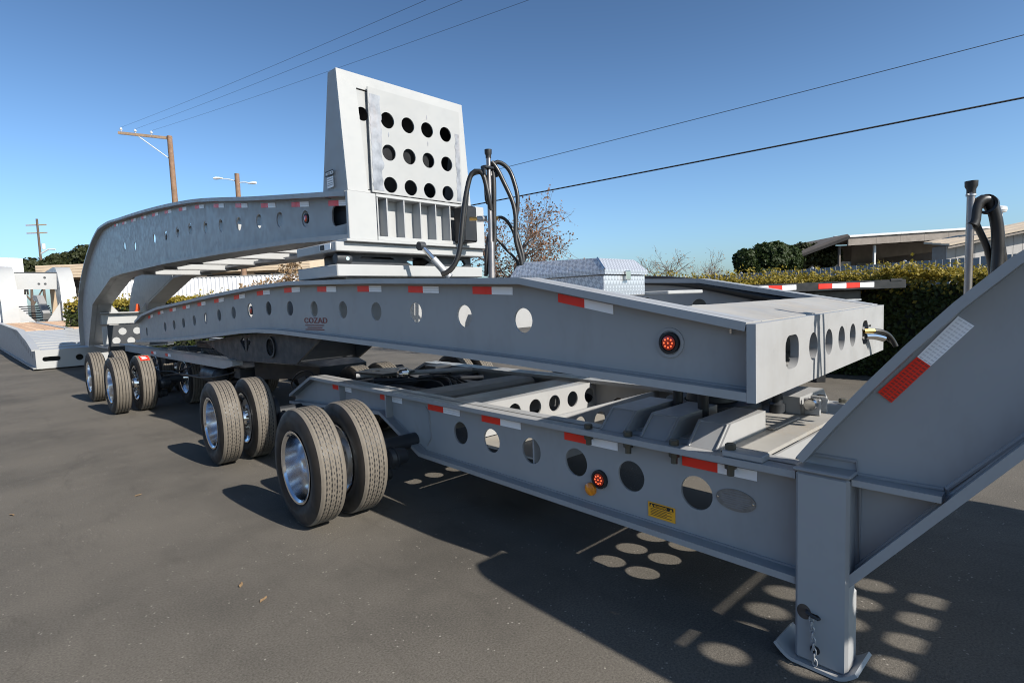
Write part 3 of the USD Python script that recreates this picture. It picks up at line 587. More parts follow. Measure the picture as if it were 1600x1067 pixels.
B.part('bolster', rbox(2.75, 4.65, 9.2, 10.0, 1.10, 1.21, 0.02), 'dark_steel')
B.part('turntable_pad', box(2.62, 4.2, 4.75, 5.3, 1.90, 1.973), 'grey_paint')
B.part('far_side_hose', tube(spline([(4.88, 4.4, 1.90), (4.87, 3.4, 1.86), (4.87, 2.4, 1.80), (4.86, 1.9, 1.69), (4.86, 1.2, 1.56)], 30), 0.045, 12), 'hose_rubber')
# hose post on the near rail
hp = B.part('hose_post', cyl((2.735, 2.865, 1.86), (2.78, 2.90, 2.73), 0.017, 18), 'post_steel')
B.part('post_sleeve', cyl((2.733, 2.862, 1.86), (2.755, 2.88, 2.12), 0.026, 18), 'post_steel', hp)
B.part('post_cap', lathe([(2.725, 0.020), (2.745, 0.020), (2.757, 0.026), (2.785, 0.027), (2.785, 0), (2.725, 0)], 18, 'z', (2.78, 2.90, 0)), 'black_rubber', hp)
B.part('post_bracket', cat(rbox(2.72, 2.85, 2.87, 2.925, 2.645, 2.665, 0.004), rbox(2.715, 2.735, 2.88, 2.915, 2.60, 2.665, 0.004), rbox(2.84, 2.86, 2.88, 2.915, 2.60, 2.665, 0.004)), 'black_frame', hp)
HOSES = [([(2.80, 2.90, 2.60), (2.815, 2.905, 2.67), (2.85, 2.89, 2.705), (2.90, 2.85, 2.68), (2.93, 2.80, 2.57), (2.935, 2.77, 2.42), (2.915, 2.78, 2.25), (2.925, 2.75, 2.09), (2.93, 2.73, 1.97)], .016),
         ([(2.80, 2.89, 2.70), (2.82, 2.87, 2.665), (2.86, 2.83, 2.55), (2.89, 2.78, 2.41), (2.895, 2.76, 2.29), (2.88, 2.75, 2.13), (2.895, 2.73, 2.02), (2.90, 2.72, 1.95)], .016),
         ([(2.765, 2.88, 2.35), (2.745, 2.885, 2.48), (2.735, 2.90, 2.57), (2.715, 2.92, 2.625), (2.69, 2.95, 2.63), (2.65, 2.98, 2.55), (2.61, 3.00, 2.35), (2.58, 3.01, 2.14), (2.53, 3.04, 1.96), (2.46, 3.10, 1.90)], .018),
         ([(2.78, 2.90, 2.40), (2.765, 2.92, 2.55), (2.745, 2.95, 2.635), (2.71, 2.985, 2.625), (2.665, 3.02, 2.48), (2.635, 3.03, 2.27), (2.595, 3.05, 2.07), (2.545, 3.08, 1.94), (2.49, 3.12, 1.90)], .016),
         ([(2.815, 2.90, 2.67), (2.815, 2.89, 2.53), (2.80, 2.885, 2.30), (2.785, 2.88, 2.12), (2.765, 2.885, 2.03), (2.75, 2.89, 1.88)], .018),
         ([(2.77, 2.90, 2.20), (2.735, 2.90, 2.10), (2.72, 2.90, 2.0), (2.72, 2.91, 1.88)], .014),
         ([(2.86, 2.915, 2.31), (2.885, 2.89, 2.31), (2.92, 2.85, 2.26), (2.94, 2.82, 2.18), (2.95, 2.79, 2.05), (2.955, 2.77, 1.96)], .012),
         ([(2.80, 2.93, 2.18), (2.84, 2.90, 2.15), (2.88, 2.86, 2.08), (2.92, 2.82, 2.02), (2.94, 2.79, 1.95)], .010)]
for pts, r in HOSES: B.part('hose', tube(spline(pts, 36), r, 12), 'hose_rubber')
B.part('valve_body', cyl((2.752, 3.015, 2.305), (2.805, 2.965, 2.305), 0.022, 16), 'galvanised')
for a, b in (((2.712, 3.055, 2.308), (2.752, 3.015, 2.306)), ((2.825, 2.945, 2.306), (2.865, 2.908, 2.306))): B.part('brass_fitting', cyl(a, b, 0.015, 6), 'brass')
# fittings on the end plate
for pts, r, mm in (([(4.40, 0.87, 1.395), (4.44, 0.84, 1.395), (4.50, 0.80, 1.385), (4.56, 0.77, 1.35), (4.60, 0.74, 1.28)], .017, 'hose_rubber'), ([(4.43, 0.87, 1.37), (4.49, 0.83, 1.368), (4.56, 0.79, 1.345), (4.63, 0.75, 1.29)], .016, 'hose_rubber'),
                   ([(4.36, 0.88, 1.365), (4.44, 0.84, 1.36), (4.52, 0.80, 1.34)], .024, 'chrome')):
    B.part('outlet_hose', tube(spline(pts, 20), r, 12), mm)
B.part('outlet_fitting', cyl((4.36, 0.886, 1.40), (4.43, 0.84, 1.398), 0.016, 6), 'brass')
for x, y, z in ((4.32, 0.88, 1.36), (4.32, 0.88, 1.42), (4.50, 0.88, 1.43), (4.52, 0.88, 1.36)): B.part('plate_bolt', hexbolt(x, 0.872, z, 0.011, 0.013, 'y'), 'chrome')

# ================================================================== 3. lowboy neck with upright headboard, on the turntable
D = Thing('lowboy_neck', (3.25, 11.0, 0), 'tall light grey curved lowboy neck with upright perforated headboard, resting on the turntable', 'trailer neck', 3.0, place=(3.7018, 12.5290, -0.2363), size=1.1390)
topD = smooth_path([(4.372, 2.70), (6.21, 2.94), (8.75, 3.285), (11.28, 3.50), (13.4, 3.63), (14.7, 3.70), (15.4, 3.70), (16.1, 3.60), (16.87, 3.41), (17.75, 3.10), (18.4, 2.80), (19.2, 2.28), (19.6, 1.75), (19.75, 0.85)], 44)
botD = [(4.372, 2.28), (5.48, 2.35), (7.49, 2.42), (10.26, 2.49), (13.6, 2.52), (14.61, 2.50), (17.15, 1.97), (18.30, 0.90), (18.30, 0.85)]
outD = Polygon(list(map(tuple, topD)) + botD[::-1]).buffer(0)
tD = LineString(topD).buffer(-0.045, single_sided=True, join_style=2).intersection(outD)
bD = LineString(botD).buffer(0.045, single_sided=True, join_style=2).intersection(outD)
HD = [(13.53, 3.09), (12.64, 3.0), (11.18, 2.995), (10.45, 2.97), (9.77, 2.95), (9.13, 2.93), (8.43, 2.87), (7.81, 2.82), (7.17, 2.76), (6.54, 2.715), (5.97, 2.66), (5.36, 2.592)]
webD = outD.difference(unary_union([tD, bD]).buffer(-0.002)).difference(unary_union([disc(y, z, 0.083) for y, z in HD] + [slot(4.655, 2.54, 0.31, 0.19, 0.07)]))
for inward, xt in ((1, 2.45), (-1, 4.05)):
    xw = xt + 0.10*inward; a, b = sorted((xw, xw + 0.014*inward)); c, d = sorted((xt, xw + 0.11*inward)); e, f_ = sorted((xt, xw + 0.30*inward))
    wD = D.part('neck_web', pyz(webD, a, b), 'grey_paint'); D.part('neck_top_flange', pyz(tD, c, d), 'grey_paint'); D.part('neck_bottom_flange', pyz(bD, e, f_), 'grey_paint')
    D.part('foot_inner_side', pyz(outD.intersection(sbox(14.7, 0.8, 20.5, 3.1)).difference(bD.union(tD).buffer(0.01)), *sorted((xw + 0.29*inward, xw + 0.30*inward))), 'grey_paint')
    D.part('slot_shade_sheet', box(*sorted((xw + 0.08*inward, xw + 0.09*inward)), 4.40, 5.30, 2.40, 2.68), 'dark_steel')  # dark sheet stands in for the shade inside the neck
# box section round the foot
D.part('foot_back', pyz([(19.60, 1.72), (19.71, 0.86), (19.72, 0.86), (19.61, 1.72)], 2.64, 3.86), 'grey_paint')
topfn = ipol(topD)
for k in range(14):
    ya = 4.86 + 0.79*k; yb = ya - 0.39
    if ya < 14.6: tape(D, 2.549, ya, yb, lambda y: topfn(y) - 0.092)
led(D, 2.56, 5.34, 2.592, 0.048, dots=False)
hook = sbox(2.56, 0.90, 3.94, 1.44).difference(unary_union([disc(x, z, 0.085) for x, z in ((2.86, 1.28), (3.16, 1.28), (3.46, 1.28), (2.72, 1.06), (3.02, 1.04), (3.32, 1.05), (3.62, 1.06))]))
D.part('hook_plate', pxz(hook, 16.20, 16.23), 'dark_steel')  # dark colour stands in for the shade lying on this plate
D.part('hook_floor', box(2.56, 3.94, 16.235, 18.2, 0.87, 0.895), 'sunlit_grey_paint')
D.part('sun_patch_plate', box(2.56, 3.94, 16.9, 16.93, 0.93, 1.40), 'sunlit_grey_paint')  # pale plate added to stand in for sun patches behind the holes
D.part('cross_beam', rbox(2.64, 3.86, 17.40, 17.62, 1.45, 1.72, 0.01), 'sunlit_grey_paint')
D.part('cross_beam_cap', rbox(2.60, 3.9, 17.28, 17.66, 1.722, 1.76, 0.006), 'grey_paint')
D.part('gusset', pxz([(2.64, 1.762), (3.02, 1.762), (2.64, 2.28)], 17.42, 17.45), 'sunlit_grey_paint')
D.part('gusset', pxz([(3.86, 1.762), (3.48, 1.762), (3.86, 2.28)], 17.42, 17.45), 'sunlit_grey_paint')
for y in (7.45, 8.5, 9.7, 11.1, 12.6):
    D.part('crossmember', rbox(2.64, 3.86, y, y + 0.03, 2.47, min(2.80, topfn(y) - 0.1), 0.004), 'sunlit_grey_paint')
    D.part('crossmember_foot', box(2.64, 3.86, y - 0.05, y + 0.10, 2.455, 2.469), 'grey_paint')
# front end: solid corners, six bays between ribs
z0, z1 = 2.281, 2.697
D.part('end_corner', rbox(2.45, 2.73, 4.33, 4.371, z0, z1, 0.004), 'sunlit_grey_paint')
D.part('end_corner', rbox(3.79, 4.05, 4.33, 4.371, z0, z1, 0.004), 'sunlit_grey_paint')
D.part('end_header', rbox(2.732, 3.788, 4.325, 4.50, 2.668, z1, 0.004), 'sunlit_grey_paint')
D.part('end_sill', rbox(2.732, 3.788, 4.325, 4.50, z0, 2.32, 0.004), 'sunlit_grey_paint')
D.part('end_back', box(2.732, 3.788, 4.455, 4.47, 2.321, 2.667), 'sunlit_grey_paint')
for x in (2.745, 2.845, 3.032, 3.22, 3.405, 3.585, 3.765): D.part('end_rib', box(x - 0.006, x + 0.006, 4.332, 4.454, 2.321, 2.667), 'grey_paint')  # the darker grey stands in for shade on the rib sides
D.part('junction_box', rbox(3.62, 3.80, 4.16, 4.328, 2.30, 2.66, 0.015), 'black_frame')
D.part('end_ledge', rbox(2.40, 4.04, 4.29, 4.60, 2.256, 2.279, 0.004), 'sunlit_grey_paint')
D.part('turntable_upper_plate', rbox(2.32, 4.03, 4.34, 5.10, 2.174, 2.254, 0.006), 'sunlit_grey_paint')
D.part('side_plate', rbox(2.31, 2.318, 4.42, 4.62, 2.19, 2.245, 0.002), 'sticker_white')
D.part('side_plate_print', rbox(2.307, 2.3095, 4.53, 4.605, 2.195, 2.24, 0.001), 'print_black')
# lower turntable plate with bearing castings
D.part('turntable_lower_plate', rbox(2.32, 4.01, 4.34, 5.10, 1.957, 2.062, 0.008), 'sunlit_grey_paint')
win = unary_union([Polygon([(2.60, 2.125), (2.64, 2.145), (2.94, 2.145), (2.99, 2.125)]), Polygon([(3.12, 2.11), (3.19, 2.155), (3.32, 2.155), (3.40, 2.11), (3.33, 2.07), (3.20, 2.07)]), Polygon([(3.72, 2.10), (3.76, 2.14), (3.85, 2.14), (3.88, 2.10), (3.84, 2.075), (3.76, 2.075)])])
D.part('bearing_casting', pxz(sbox(2.50, 2.063, 3.95, 2.172).difference(win), 4.46, 4.50), 'dark_steel')
for x in (2.56, 3.06, 3.58): D.part('bearing_block', rbox(x - 0.05, x + 0.05, 4.505, 4.95, 2.063, 2.172, 0.01), 'dark_steel')
D.part('bearing_roller', lathe([(2.36, 0), (2.36, 0.045), (2.38, 0.052), (2.48, 0.052), (2.50, 0.045), (2.50, 0)], 24, 'x', (0, 4.44, 2.118)), 'dark_steel')
D.part('roller_bolt', hexbolt(2.45, 4.385, 2.115, 0.018, 0.012, 'y'), 'chrome')
D.part('support_strut', cyl((3.06, 4.12, 2.22), (3.125, 4.02, 2.09), 0.022, 14), 'chrome')
D.part('support_strut', cyl((3.115, 4.03, 2.10), (3.21, 3.92, 1.93), 0.034, 14), 'galvanised')
D.part('strut_eye', lathe([(-0.03, 0), (-0.03, 0.04), (0.03, 0.04), (0.03, 0)], 18, 'x', (3.055, 4.125, 2.225)), 'dark_steel')
# headboard
def hull(pts):
    h = trimesh.convex.convex_hull(np.array(pts, float)); h.fix_normals(); return np.array(h.vertices), np.array(h.faces)
ZB = 2.705
front = Polygon([(2.425, 3.72), (3.825, 3.72), (3.895, ZB), (2.475, ZB)]).difference(Polygon([(2.61, 3.60), (3.70, 3.60), (3.74, ZB + 0.02), (2.675, ZB + 0.02)]))
HX = [2.896, 3.12, 3.343, 3.57]; HZ = [3.371, 3.083, 2.794]
D.part('headboard_frame', pxz(front, 4.36, 4.385), 'sunlit_grey_paint')
sd = lambda xt, xb, w: hull([(xt, 4.386, 3.72), (xt + w, 4.386, 3.72), (xt, 4.50, 3.72), (xt + w, 4.50, 3.72), (xb, 4.386, ZB), (xb + w, 4.386, ZB), (xb, 4.82, ZB), (xb + w, 4.82, ZB)])
hs = D.part('headboard_side', sd(2.425, 2.475, 0.012), 'grey_paint', smooth=False); D.part('headboard_side', sd(3.813, 3.883, 0.012), 'grey_paint', smooth=False)
D.part('headboard_top', hull([(2.438, 4.386, 3.705), (3.812, 4.386, 3.705), (2.438, 4.5, 3.705), (3.812, 4.5, 3.705), (2.438, 4.386, 3.72), (3.812, 4.386, 3.72), (2.438, 4.5, 3.72), (3.812, 4.5, 3.72)]), 'sunlit_grey_paint')
D.part('headboard_back', hull([(2.44, 4.50, 3.704), (3.81, 4.50, 3.704), (2.44, 4.485, 3.704), (3.81, 4.485, 3.704), (2.49, 4.82, ZB), (3.88, 4.82, ZB), (2.49, 4.805, ZB), (3.88, 4.805, ZB)]), 'dark_steel', smooth=False)  # dark colour stands in for shade seen through the panel holes
D.part('headboard_liner', pxz(sbox(2.615, ZB + 0.03, 2.74, 3.59).difference(disc(2.665, 3.39, 0.06)), 4.372, 4.380), 'panel_paint')
panel = Polygon([(2.705, 3.625), (3.755, 3.625), (3.765, ZB + 0.004), (2.70, ZB + 0.004)]).difference(unary_union([disc(x, z, 0.072) for x in HX for z in HZ]))
D.part('perforated_panel', pxz(panel, 4.330, 4.342), 'panel_paint')
rg = np.random.default_rng(3)
def ragged(xa, xb, za, zb, n=34, j=0.014):
    zz = np.linspace(za, zb, n); jit = rg.normal(0, j, n); jit = np.convolve(jit, [.3, .4, .3], 'same')
    return Polygon([(xa + rg.normal(0, j*0.3), z) for z in zz] + [(xb + q, z) for z, q in zip(zz[::-1], jit[::-1])]).buffer(0)
D.part('ground_strip', pxz(ragged(2.715, 2.822, 2.73, 3.57), 4.3278, 4.3298), 'bare_metal', label='ragged bare metal strip ground through the paint along the panel edge')
D.part('ground_strip', pxz(ragged(3.742, 3.690, 2.73, 3.40, j=0.008), 4.3278, 4.3298), 'bare_metal')
for x, z in ((3.343, 3.49), (3.343, 3.24), (2.90, 3.245)): D.part('scar', pxz(affinity.scale(Point(x, z).buffer(1, 5), 0.006, 0.022), 4.3282, 4.3298), 'bare_metal')
nt = D.part('notice_label', pyz(Polygon([(4.68, 2.765), (4.565, 2.765), (4.565, 2.86), (4.68, 2.86)]), 2.452, 2.4535), 'sticker_white')
D.part('notice_header', pyz(Polygon([(4.70, 2.868), (4.55, 2.868), (4.55, 2.915), (4.70, 2.915)]), 2.449, 2.4505), 'print_black')
v, f = side_text('NOTICE', 4.688, 2.878, 2.4485, 0.026); D.part('lettering', (v, f), 'sticker_white', smooth=False)
D.part('fine_print', cat(*[pyz(sbox(4.575, z, 4.67, z + 0.006), 2.4508, 2.4518) for z in (2.84, 2.82, 2.80, 2.785)]), 'sticker_grey', nt)

def hull_(pts):
    h = trimesh.convex.convex_hull(np.array(pts, float)); h.fix_normals(); return np.array(h.vertices), np.array(h.faces)
# ================================================================== 4. rear dolly under the frame's far end
R = Thing('axle_dolly', (3.7, 12.6, 0), 'farther grey dolly with ribbed tyres, one inner tyre carrying a red paper label', 'trailer dolly', 3.0)
for y in (11.40, 13.45):
    for x in (2.88, 3.24, 3.86, 4.22): R.group('wheel', (x, y, 0.485), WH_Ri, rot=40*x)
for y in (11.40, 13.45): axle_line(R, y, 0.485, WH_R, WH_Ri, 1.745, 3.7, 0.375)
for s in (0, 1):
    M = (lambda m: m) if not s else (lambda m: (np.asarray(m[0])*[-1, 1, 1] + [7.4, 0, 0], np.asarray(m[1])[:, ::-1]))
    sidep = Polygon([(8.1, 0.99), (8.1, 0.92), (8.5, 0.86), (15.3, 0.86), (15.6, 0.92), (15.6, 0.99)])
    R.part('side_rail', M(pyz(sidep, 2.66, 2.80)), 'grey_paint')
    R.part('rail_cap', M(rbox(2.645, 2.815, 8.1, 15.6, 0.992, 1.004, 0.004)), 'grey_paint')
for y in (8.3, 9.9, 12.3, 15.0): R.part('crossmember', rbox(2.82, 4.58, y, y + 0.25, 0.70, 0.855, 0.01), 'dark_steel')
R.part('turntable', lathe([(0.985, 0), (0.985, 0.55), (1.10, 0.55), (1.10, 0)], 40, 'z', (3.7, 9.6, 0)), 'dark_steel')
for ya, yb in ((11.55, 11.2), (12.6, 12.2)): tape(R, 2.655, ya, yb, lambda y: 0.93)
R.part('light_block_plate', box(2.84, 4.56, 8.1, 10.7, 0.86, 0.88), 'dark_steel')  # added to block light, so the ground underneath goes dark
R.part('drawbar', hull_([(3.35, 6.9, 0.74), (4.05, 6.9, 0.74), (2.95, 8.09, 0.70), (4.45, 8.09, 0.70), (3.35, 6.9, 0.90), (4.05, 6.9, 0.90), (2.95, 8.09, 0.95), (4.45, 8.09, 0.95)]), 'dark_steel', smooth=False)
for x in (2.98, 4.22): R.part('inner_beam', rbox(x, x + 0.18, 8.6, 10.7, 0.55, 0.855, 0.01), 'dark_steel')
R.part('air_tank', lathe([(8.9, 0), (8.95, 0.10), (9.0, 0.13), (9.6, 0.13), (9.65, 0.10), (9.7, 0)], 24, 'y', (2.78, 0, 0.70)), 'dark_steel')
for k, (y0, y1) in enumerate(((8.4, 10.9), (9.2, 11.6), (10.4, 13.8))): R.part('air_line', tube(spline([(2.9, y0, 0.82), (2.62, y0 + 0.6, 0.70 - 0.03*k), (2.58, y1 - 0.5, 0.66), (2.5, y1, 0.60)], 20), 0.014, 8), 'hose_rubber')
R.part('spring_bag', cat(*[lathe([(0.58 + 0.07*k, 0.12), (0.60 + 0.07*k, 0.155), (0.63 + 0.07*k, 0.155), (0.65 + 0.07*k, 0.12)], 24, 'z', (3.05, 8.9, 0)) for k in range(3)]), 'black_rubber')
R.part('tyre_label', lathe([(2.29, 0.4862), (2.45, 0.4862)], 72, 'x', (0, 11.33, 0.485)), 'tape_red') if False else None
lab = []
for a0, a1, x0, x1, mm in ((0.98, 1.32, 2.18, 2.32, 'tape_red'), (1.08, 1.14, 2.21, 2.29, 'tape_white'), (1.20, 1.24, 2.20, 2.28, 'tape_white')):
    th = np.linspace(a0, a1, 6); rr = 0.4865 if mm == 'tape_red' else 0.4880
    V = np.array([[x, 11.40 - rr*math.cos(t), 0.485 + rr*math.sin(t)] for t in th for x in (x0, x1)]); Fc = []
    for k in range(5): a = 2*k; Fc += [[a, a+1, a+3], [a, a+3, a+2]]
    R.part('tyre_label', (V, np.array(Fc)), mm, smooth=False)
for x in (5.02, 2.35):
    R.part('mud_flap', rbox(x, x + 0.62, 9.86 if x > 3 else 15.0, 9.875 if x > 3 else 15.015, 0.22, 0.98, 0.004), 'black_rubber')

# ================================================================== 5. toolbox on the long frame
T = Thing('toolbox', (3.55, 2.75, 1.70), 'shiny aluminium chequer plate toolbox with sloping lid, sitting on the arched frame', 'toolbox', 3.0, place=(3.7719, 2.9219, 1.7000), size=1.0625)
T.part('box_body', rbox(3.30, 3.86, 2.28, 3.20, 1.70, 1.86, 0.008), 'tread_plate')
T.part('box_lid', hull([(3.285, 2.265, 1.862), (3.875, 2.265, 1.862), (3.285, 3.215, 1.862), (3.875, 3.215, 1.862), (3.285, 2.265, 1.895), (3.875, 2.265, 1.895), (3.285, 3.215, 1.895), (3.875, 3.215, 1.895), (3.33, 2.36, 1.985), (3.83, 2.36, 1.985), (3.33, 3.15, 2.01), (3.83, 3.15, 2.01)]), 'tread_plate', smooth=False)
T.part('latch', rbox(3.54, 3.60, 2.245, 2.262, 1.82, 1.89, 0.004), 'chrome')
T.part('lid_edge', tube([(3.33, 2.36, 1.988), (3.285, 2.266, 1.898)], 0.006, 8), 'chrome')

# ================================================================== 6. parked lowboy trailer at the left
E_ = Thing('lowboy_trailer', (2.8, 28, 0), 'white-lit lowboy trailer parked at far left, wood decked, with stepped ramp end', 'trailer', 3.0, place=(3.1864, 31.8640, -0.2346), size=1.1380)
sideE = Polygon([(20.16, 0.25), (20.16, 0.77), (21.5, 0.97), (24.58, 1.27), (36, 1.47), (42, 1.55), (42, 0.6), (37, 0.22)])
slots = unary_union([sbox(y, z - 0.11, y + 0.12, z + 0.05) for y, z in [(20.9 + 0.55*k, 0.62 + 0.055*k) for k in range(14)]])
E_.part('side_beam', pyz(sideE.difference(slots), 1.49, 1.53), 'grey_paint')
E_.part('side_cap', pyz(LineString([(20.16, 0.775), (21.5, 0.975), (24.58, 1.275), (36, 1.475), (42, 1.555)]).buffer(0.02, cap_style=2), 1.42, 1.60), 'sunlit_grey_paint')
E_.part('side_foot', pyz(LineString([(20.16, 0.265), (37, 0.235)]).buffer(0.018, cap_style=2), 1.42, 1.62), 'grey_paint')
E_.part('side_beam', pyz(sideE, 4.02, 4.06), 'grey_paint')
E_.part('end_plate', pxz(sbox(1.49, 0.25, 4.06, 0.775).difference(unary_union([slot(1.83, 0.515, 0.40, 0.13, 0.064), disc(2.46, 0.50, 0.09), slot(3.5, 0.5, 0.4, 0.13, 0.064)])), 20.12, 20.155), 'sunlit_grey_paint')
E_.part('end_inner', box(1.54, 4.01, 20.5, 20.52, 0.3, 0.75), 'dark_steel')
for k in range(11):
    y = 20.16 + k*0.40; z = float(np.interp(y, [20.16, 21.5, 24.58], [0.77, 0.97, 1.25]))
    E_.part('ramp_step', pyz([(y, z - 0.03), (y + 0.30, z + 0.005), (y + 0.30, z + 0.035), (y, z + 0.005)], 1.61, 4.0), 'sunlit_grey_paint')
    E_.part('ramp_gap', box(1.61, 4.0, y + 0.31, y + 0.325, z - 0.08, z + 0.02), 'sunlit_grey_paint')
zf = lambda y: float(np.interp(y, [24.58, 36, 42], [1.26, 1.46, 1.54]))
pk = 0
for x0, x1, n in ((1.63, 2.66, 4), (2.92, 3.98, 4)):
    w = (x1 - x0)/n
    for i in range(n):
        for ya, yb in ((24.7, 30.2), (30.23, 36.2)):
            E_.part('deck_plank', pyz([(ya, zf(ya) - 0.04), (yb, zf(yb) - 0.04), (yb, zf(yb)), (ya, zf(ya))], x0 + i*w + 0.008, x0 + (i+1)*w - 0.008), ('plank_a', 'plank_b', 'plank_c')[pk % 3]); pk += 1
E_.part('centre_strip', pyz([(24.6, 1.23), (36.2, zf(36.2) - 0.03), (36.2, zf(36.2) + 0.01), (24.6, 1.27)], 2.68, 2.90), 'grey_paint')
armE = Polygon([(36.0, 1.45), (36.0, 2.3), (36.2, 3.2), (36.7, 3.9), (37.4, 4.28), (38.2, 4.35), (45, 4.3), (45, 3.6), (39.0, 3.5), (38.2, 3.1), (37.8, 2.4), (37.8, 1.45)])
for x in (1.62, 3.90):
    E_.part('neck_arm', pyz(armE, x, x + 0.62), 'sunlit_grey_paint', smooth=50)
E_.part('neck_tie', pxz(sbox(2.25, 3.12, 3.89, 3.93), 36.9, 36.95), 'sunlit_grey_paint')
for x, z in ((3.40, 3.72), (3.40, 3.40), (3.15, 3.40)): E_.part('tie_bolt', hexbolt(x, 36.885, z, 0.06, 0.02, 'y'), 'dark_steel')
E_.part('tie_frame', box(2.25, 3.89, 36.98, 37.05, 3.93, 4.0), 'dark_steel')
E_.part('neck_gusset', pxz([(2.25, 1.47), (2.85, 1.47), (2.25, 2.25)], 36.4, 36.44), 'sunlit_grey_paint')
E_.part('neck_gusset', pxz([(3.89, 1.47), (3.30, 1.47), (3.89, 2.45)], 36.4, 36.44), 'sunlit_grey_paint')
for k in range(7): E_.part('rear_step', rbox(2.3, 3.85, 39.0 + 0.3*k, 39.2 + 0.3*k, 1.5 + 0.13*k, 1.58 + 0.13*k, 0.01), 'dark_steel')
E_.part('rear_beam', pyz([(38.0, 1.9), (40.5, 2.9), (42.5, 3.0), (42.5, 2.7), (40.6, 2.55), (38.3, 1.55)], 3.3, 3.6), 'grey_paint')
E_.part('ram', cyl((2.75, 38.5, 2.9), (2.75, 38.5, 3.4), 0.10, 14), 'chrome')
TC = Thing('white_truck', (0.4, 68, 0), 'plain white box body of a truck at the far left edge, behind the parked trailer', 'truck', 0.0)
TC.part('cargo_box', rbox(-3.2, 1.25, 67.0, 69.4, 1.2, 7.1, 0.05), 'white_enamel')
TC.part('chassis', rbox(-3.1, 1.2, 67.2, 69.2, 0.7, 1.18, 0.05), 'black_frame')
for x in (-2.4, 0.4):
    TC.part('wheel', lathe([(67.1, 0), (67.1, 0.45), (67.15, 0.5), (67.4, 0.5), (67.45, 0.45), (67.45, 0)], 24, 'y', (x, 0, 0.5)), 'black_rubber')

# ================================================================== 7. surroundings
def uvec(a): return np.array([math.sin(math.radians(a)), math.cos(math.radians(a)), 0])
# black flatbed frame in front of the hedge
k0 = np.array([8.6, 5.05, 0]); k1 = np.array([11.56, 2.33, 0])
kd = (k1 - k0)/np.linalg.norm(k1 - k0); kyaw = math.degrees(math.atan2(kd[1], kd[0])); KL = float(np.linalg.norm(k1 - k0))
K = Thing('flatbed_trailer', (0, 0, 0), 'black flatbed trailer with red and white strips along its side, before the hedge', 'trailer', 0.0)
def kpt(m):
    v, f = m; return rotz(v, kyaw) + k0, f
K.part('deck', kpt(rbox(0, KL - 0.02, 0, 1.6, 1.66, 1.815, 0.01)), 'black_frame')
K.part('deck_end', kpt(rbox(KL - 0.30, KL - 0.10, -0.012, -0.002, 1.79, 1.835, 0.002)), 'black_frame')
K.part('side_rail', kpt(rbox(0.0, KL - 0.65, 0.25, 0.40, 1.30, 1.655, 0.01)), 'black_frame')
K.part('side_rail', kpt(rbox(0.0, KL - 0.65, 1.2, 1.35, 1.30, 1.655, 0.01)), 'black_frame')
K.part('underslung_bar', kpt(rbox(0.0, KL - 0.75, 0.08, 0.14, 1.47, 1.50, 0.004)), 'galvanised')
K.part('front_leg', kpt(rbox(0.6, 0.78, 0.3, 0.48, 0.0, 1.299, 0.01)), 'black_frame'); K.part('front_leg', kpt(rbox(0.6, 0.78, 1.15, 1.33, 0.0, 1.299, 0.01)), 'black_frame')
K.part('front_leg', kpt(rbox(2.6, 2.78, 0.3, 0.48, 0.0, 1.299, 0.01)), 'black_frame'); K.part('front_leg', kpt(rbox(2.6, 2.78, 1.15, 1.33, 0.0, 1.299, 0.01)), 'black_frame')
for s in (1.10, 2.46):
    for i in range(4):
        K.part('tape_red' if i % 2 == 0 else 'tape_white', kpt(rbox(s + 0.243*i, s + 0.243*(i+1), -0.006, -0.001, 1.70, 1.785, 0.001)), 'tape_red' if i % 2 == 0 else 'tape_white')
K.part('air_coupling', kpt(tube([(KL - 0.1, 0.3, 1.76), (KL + 0.15, 0.28, 1.735), (KL + 0.26, 0.28, 1.71)], 0.012, 8)), 'black_rubber')

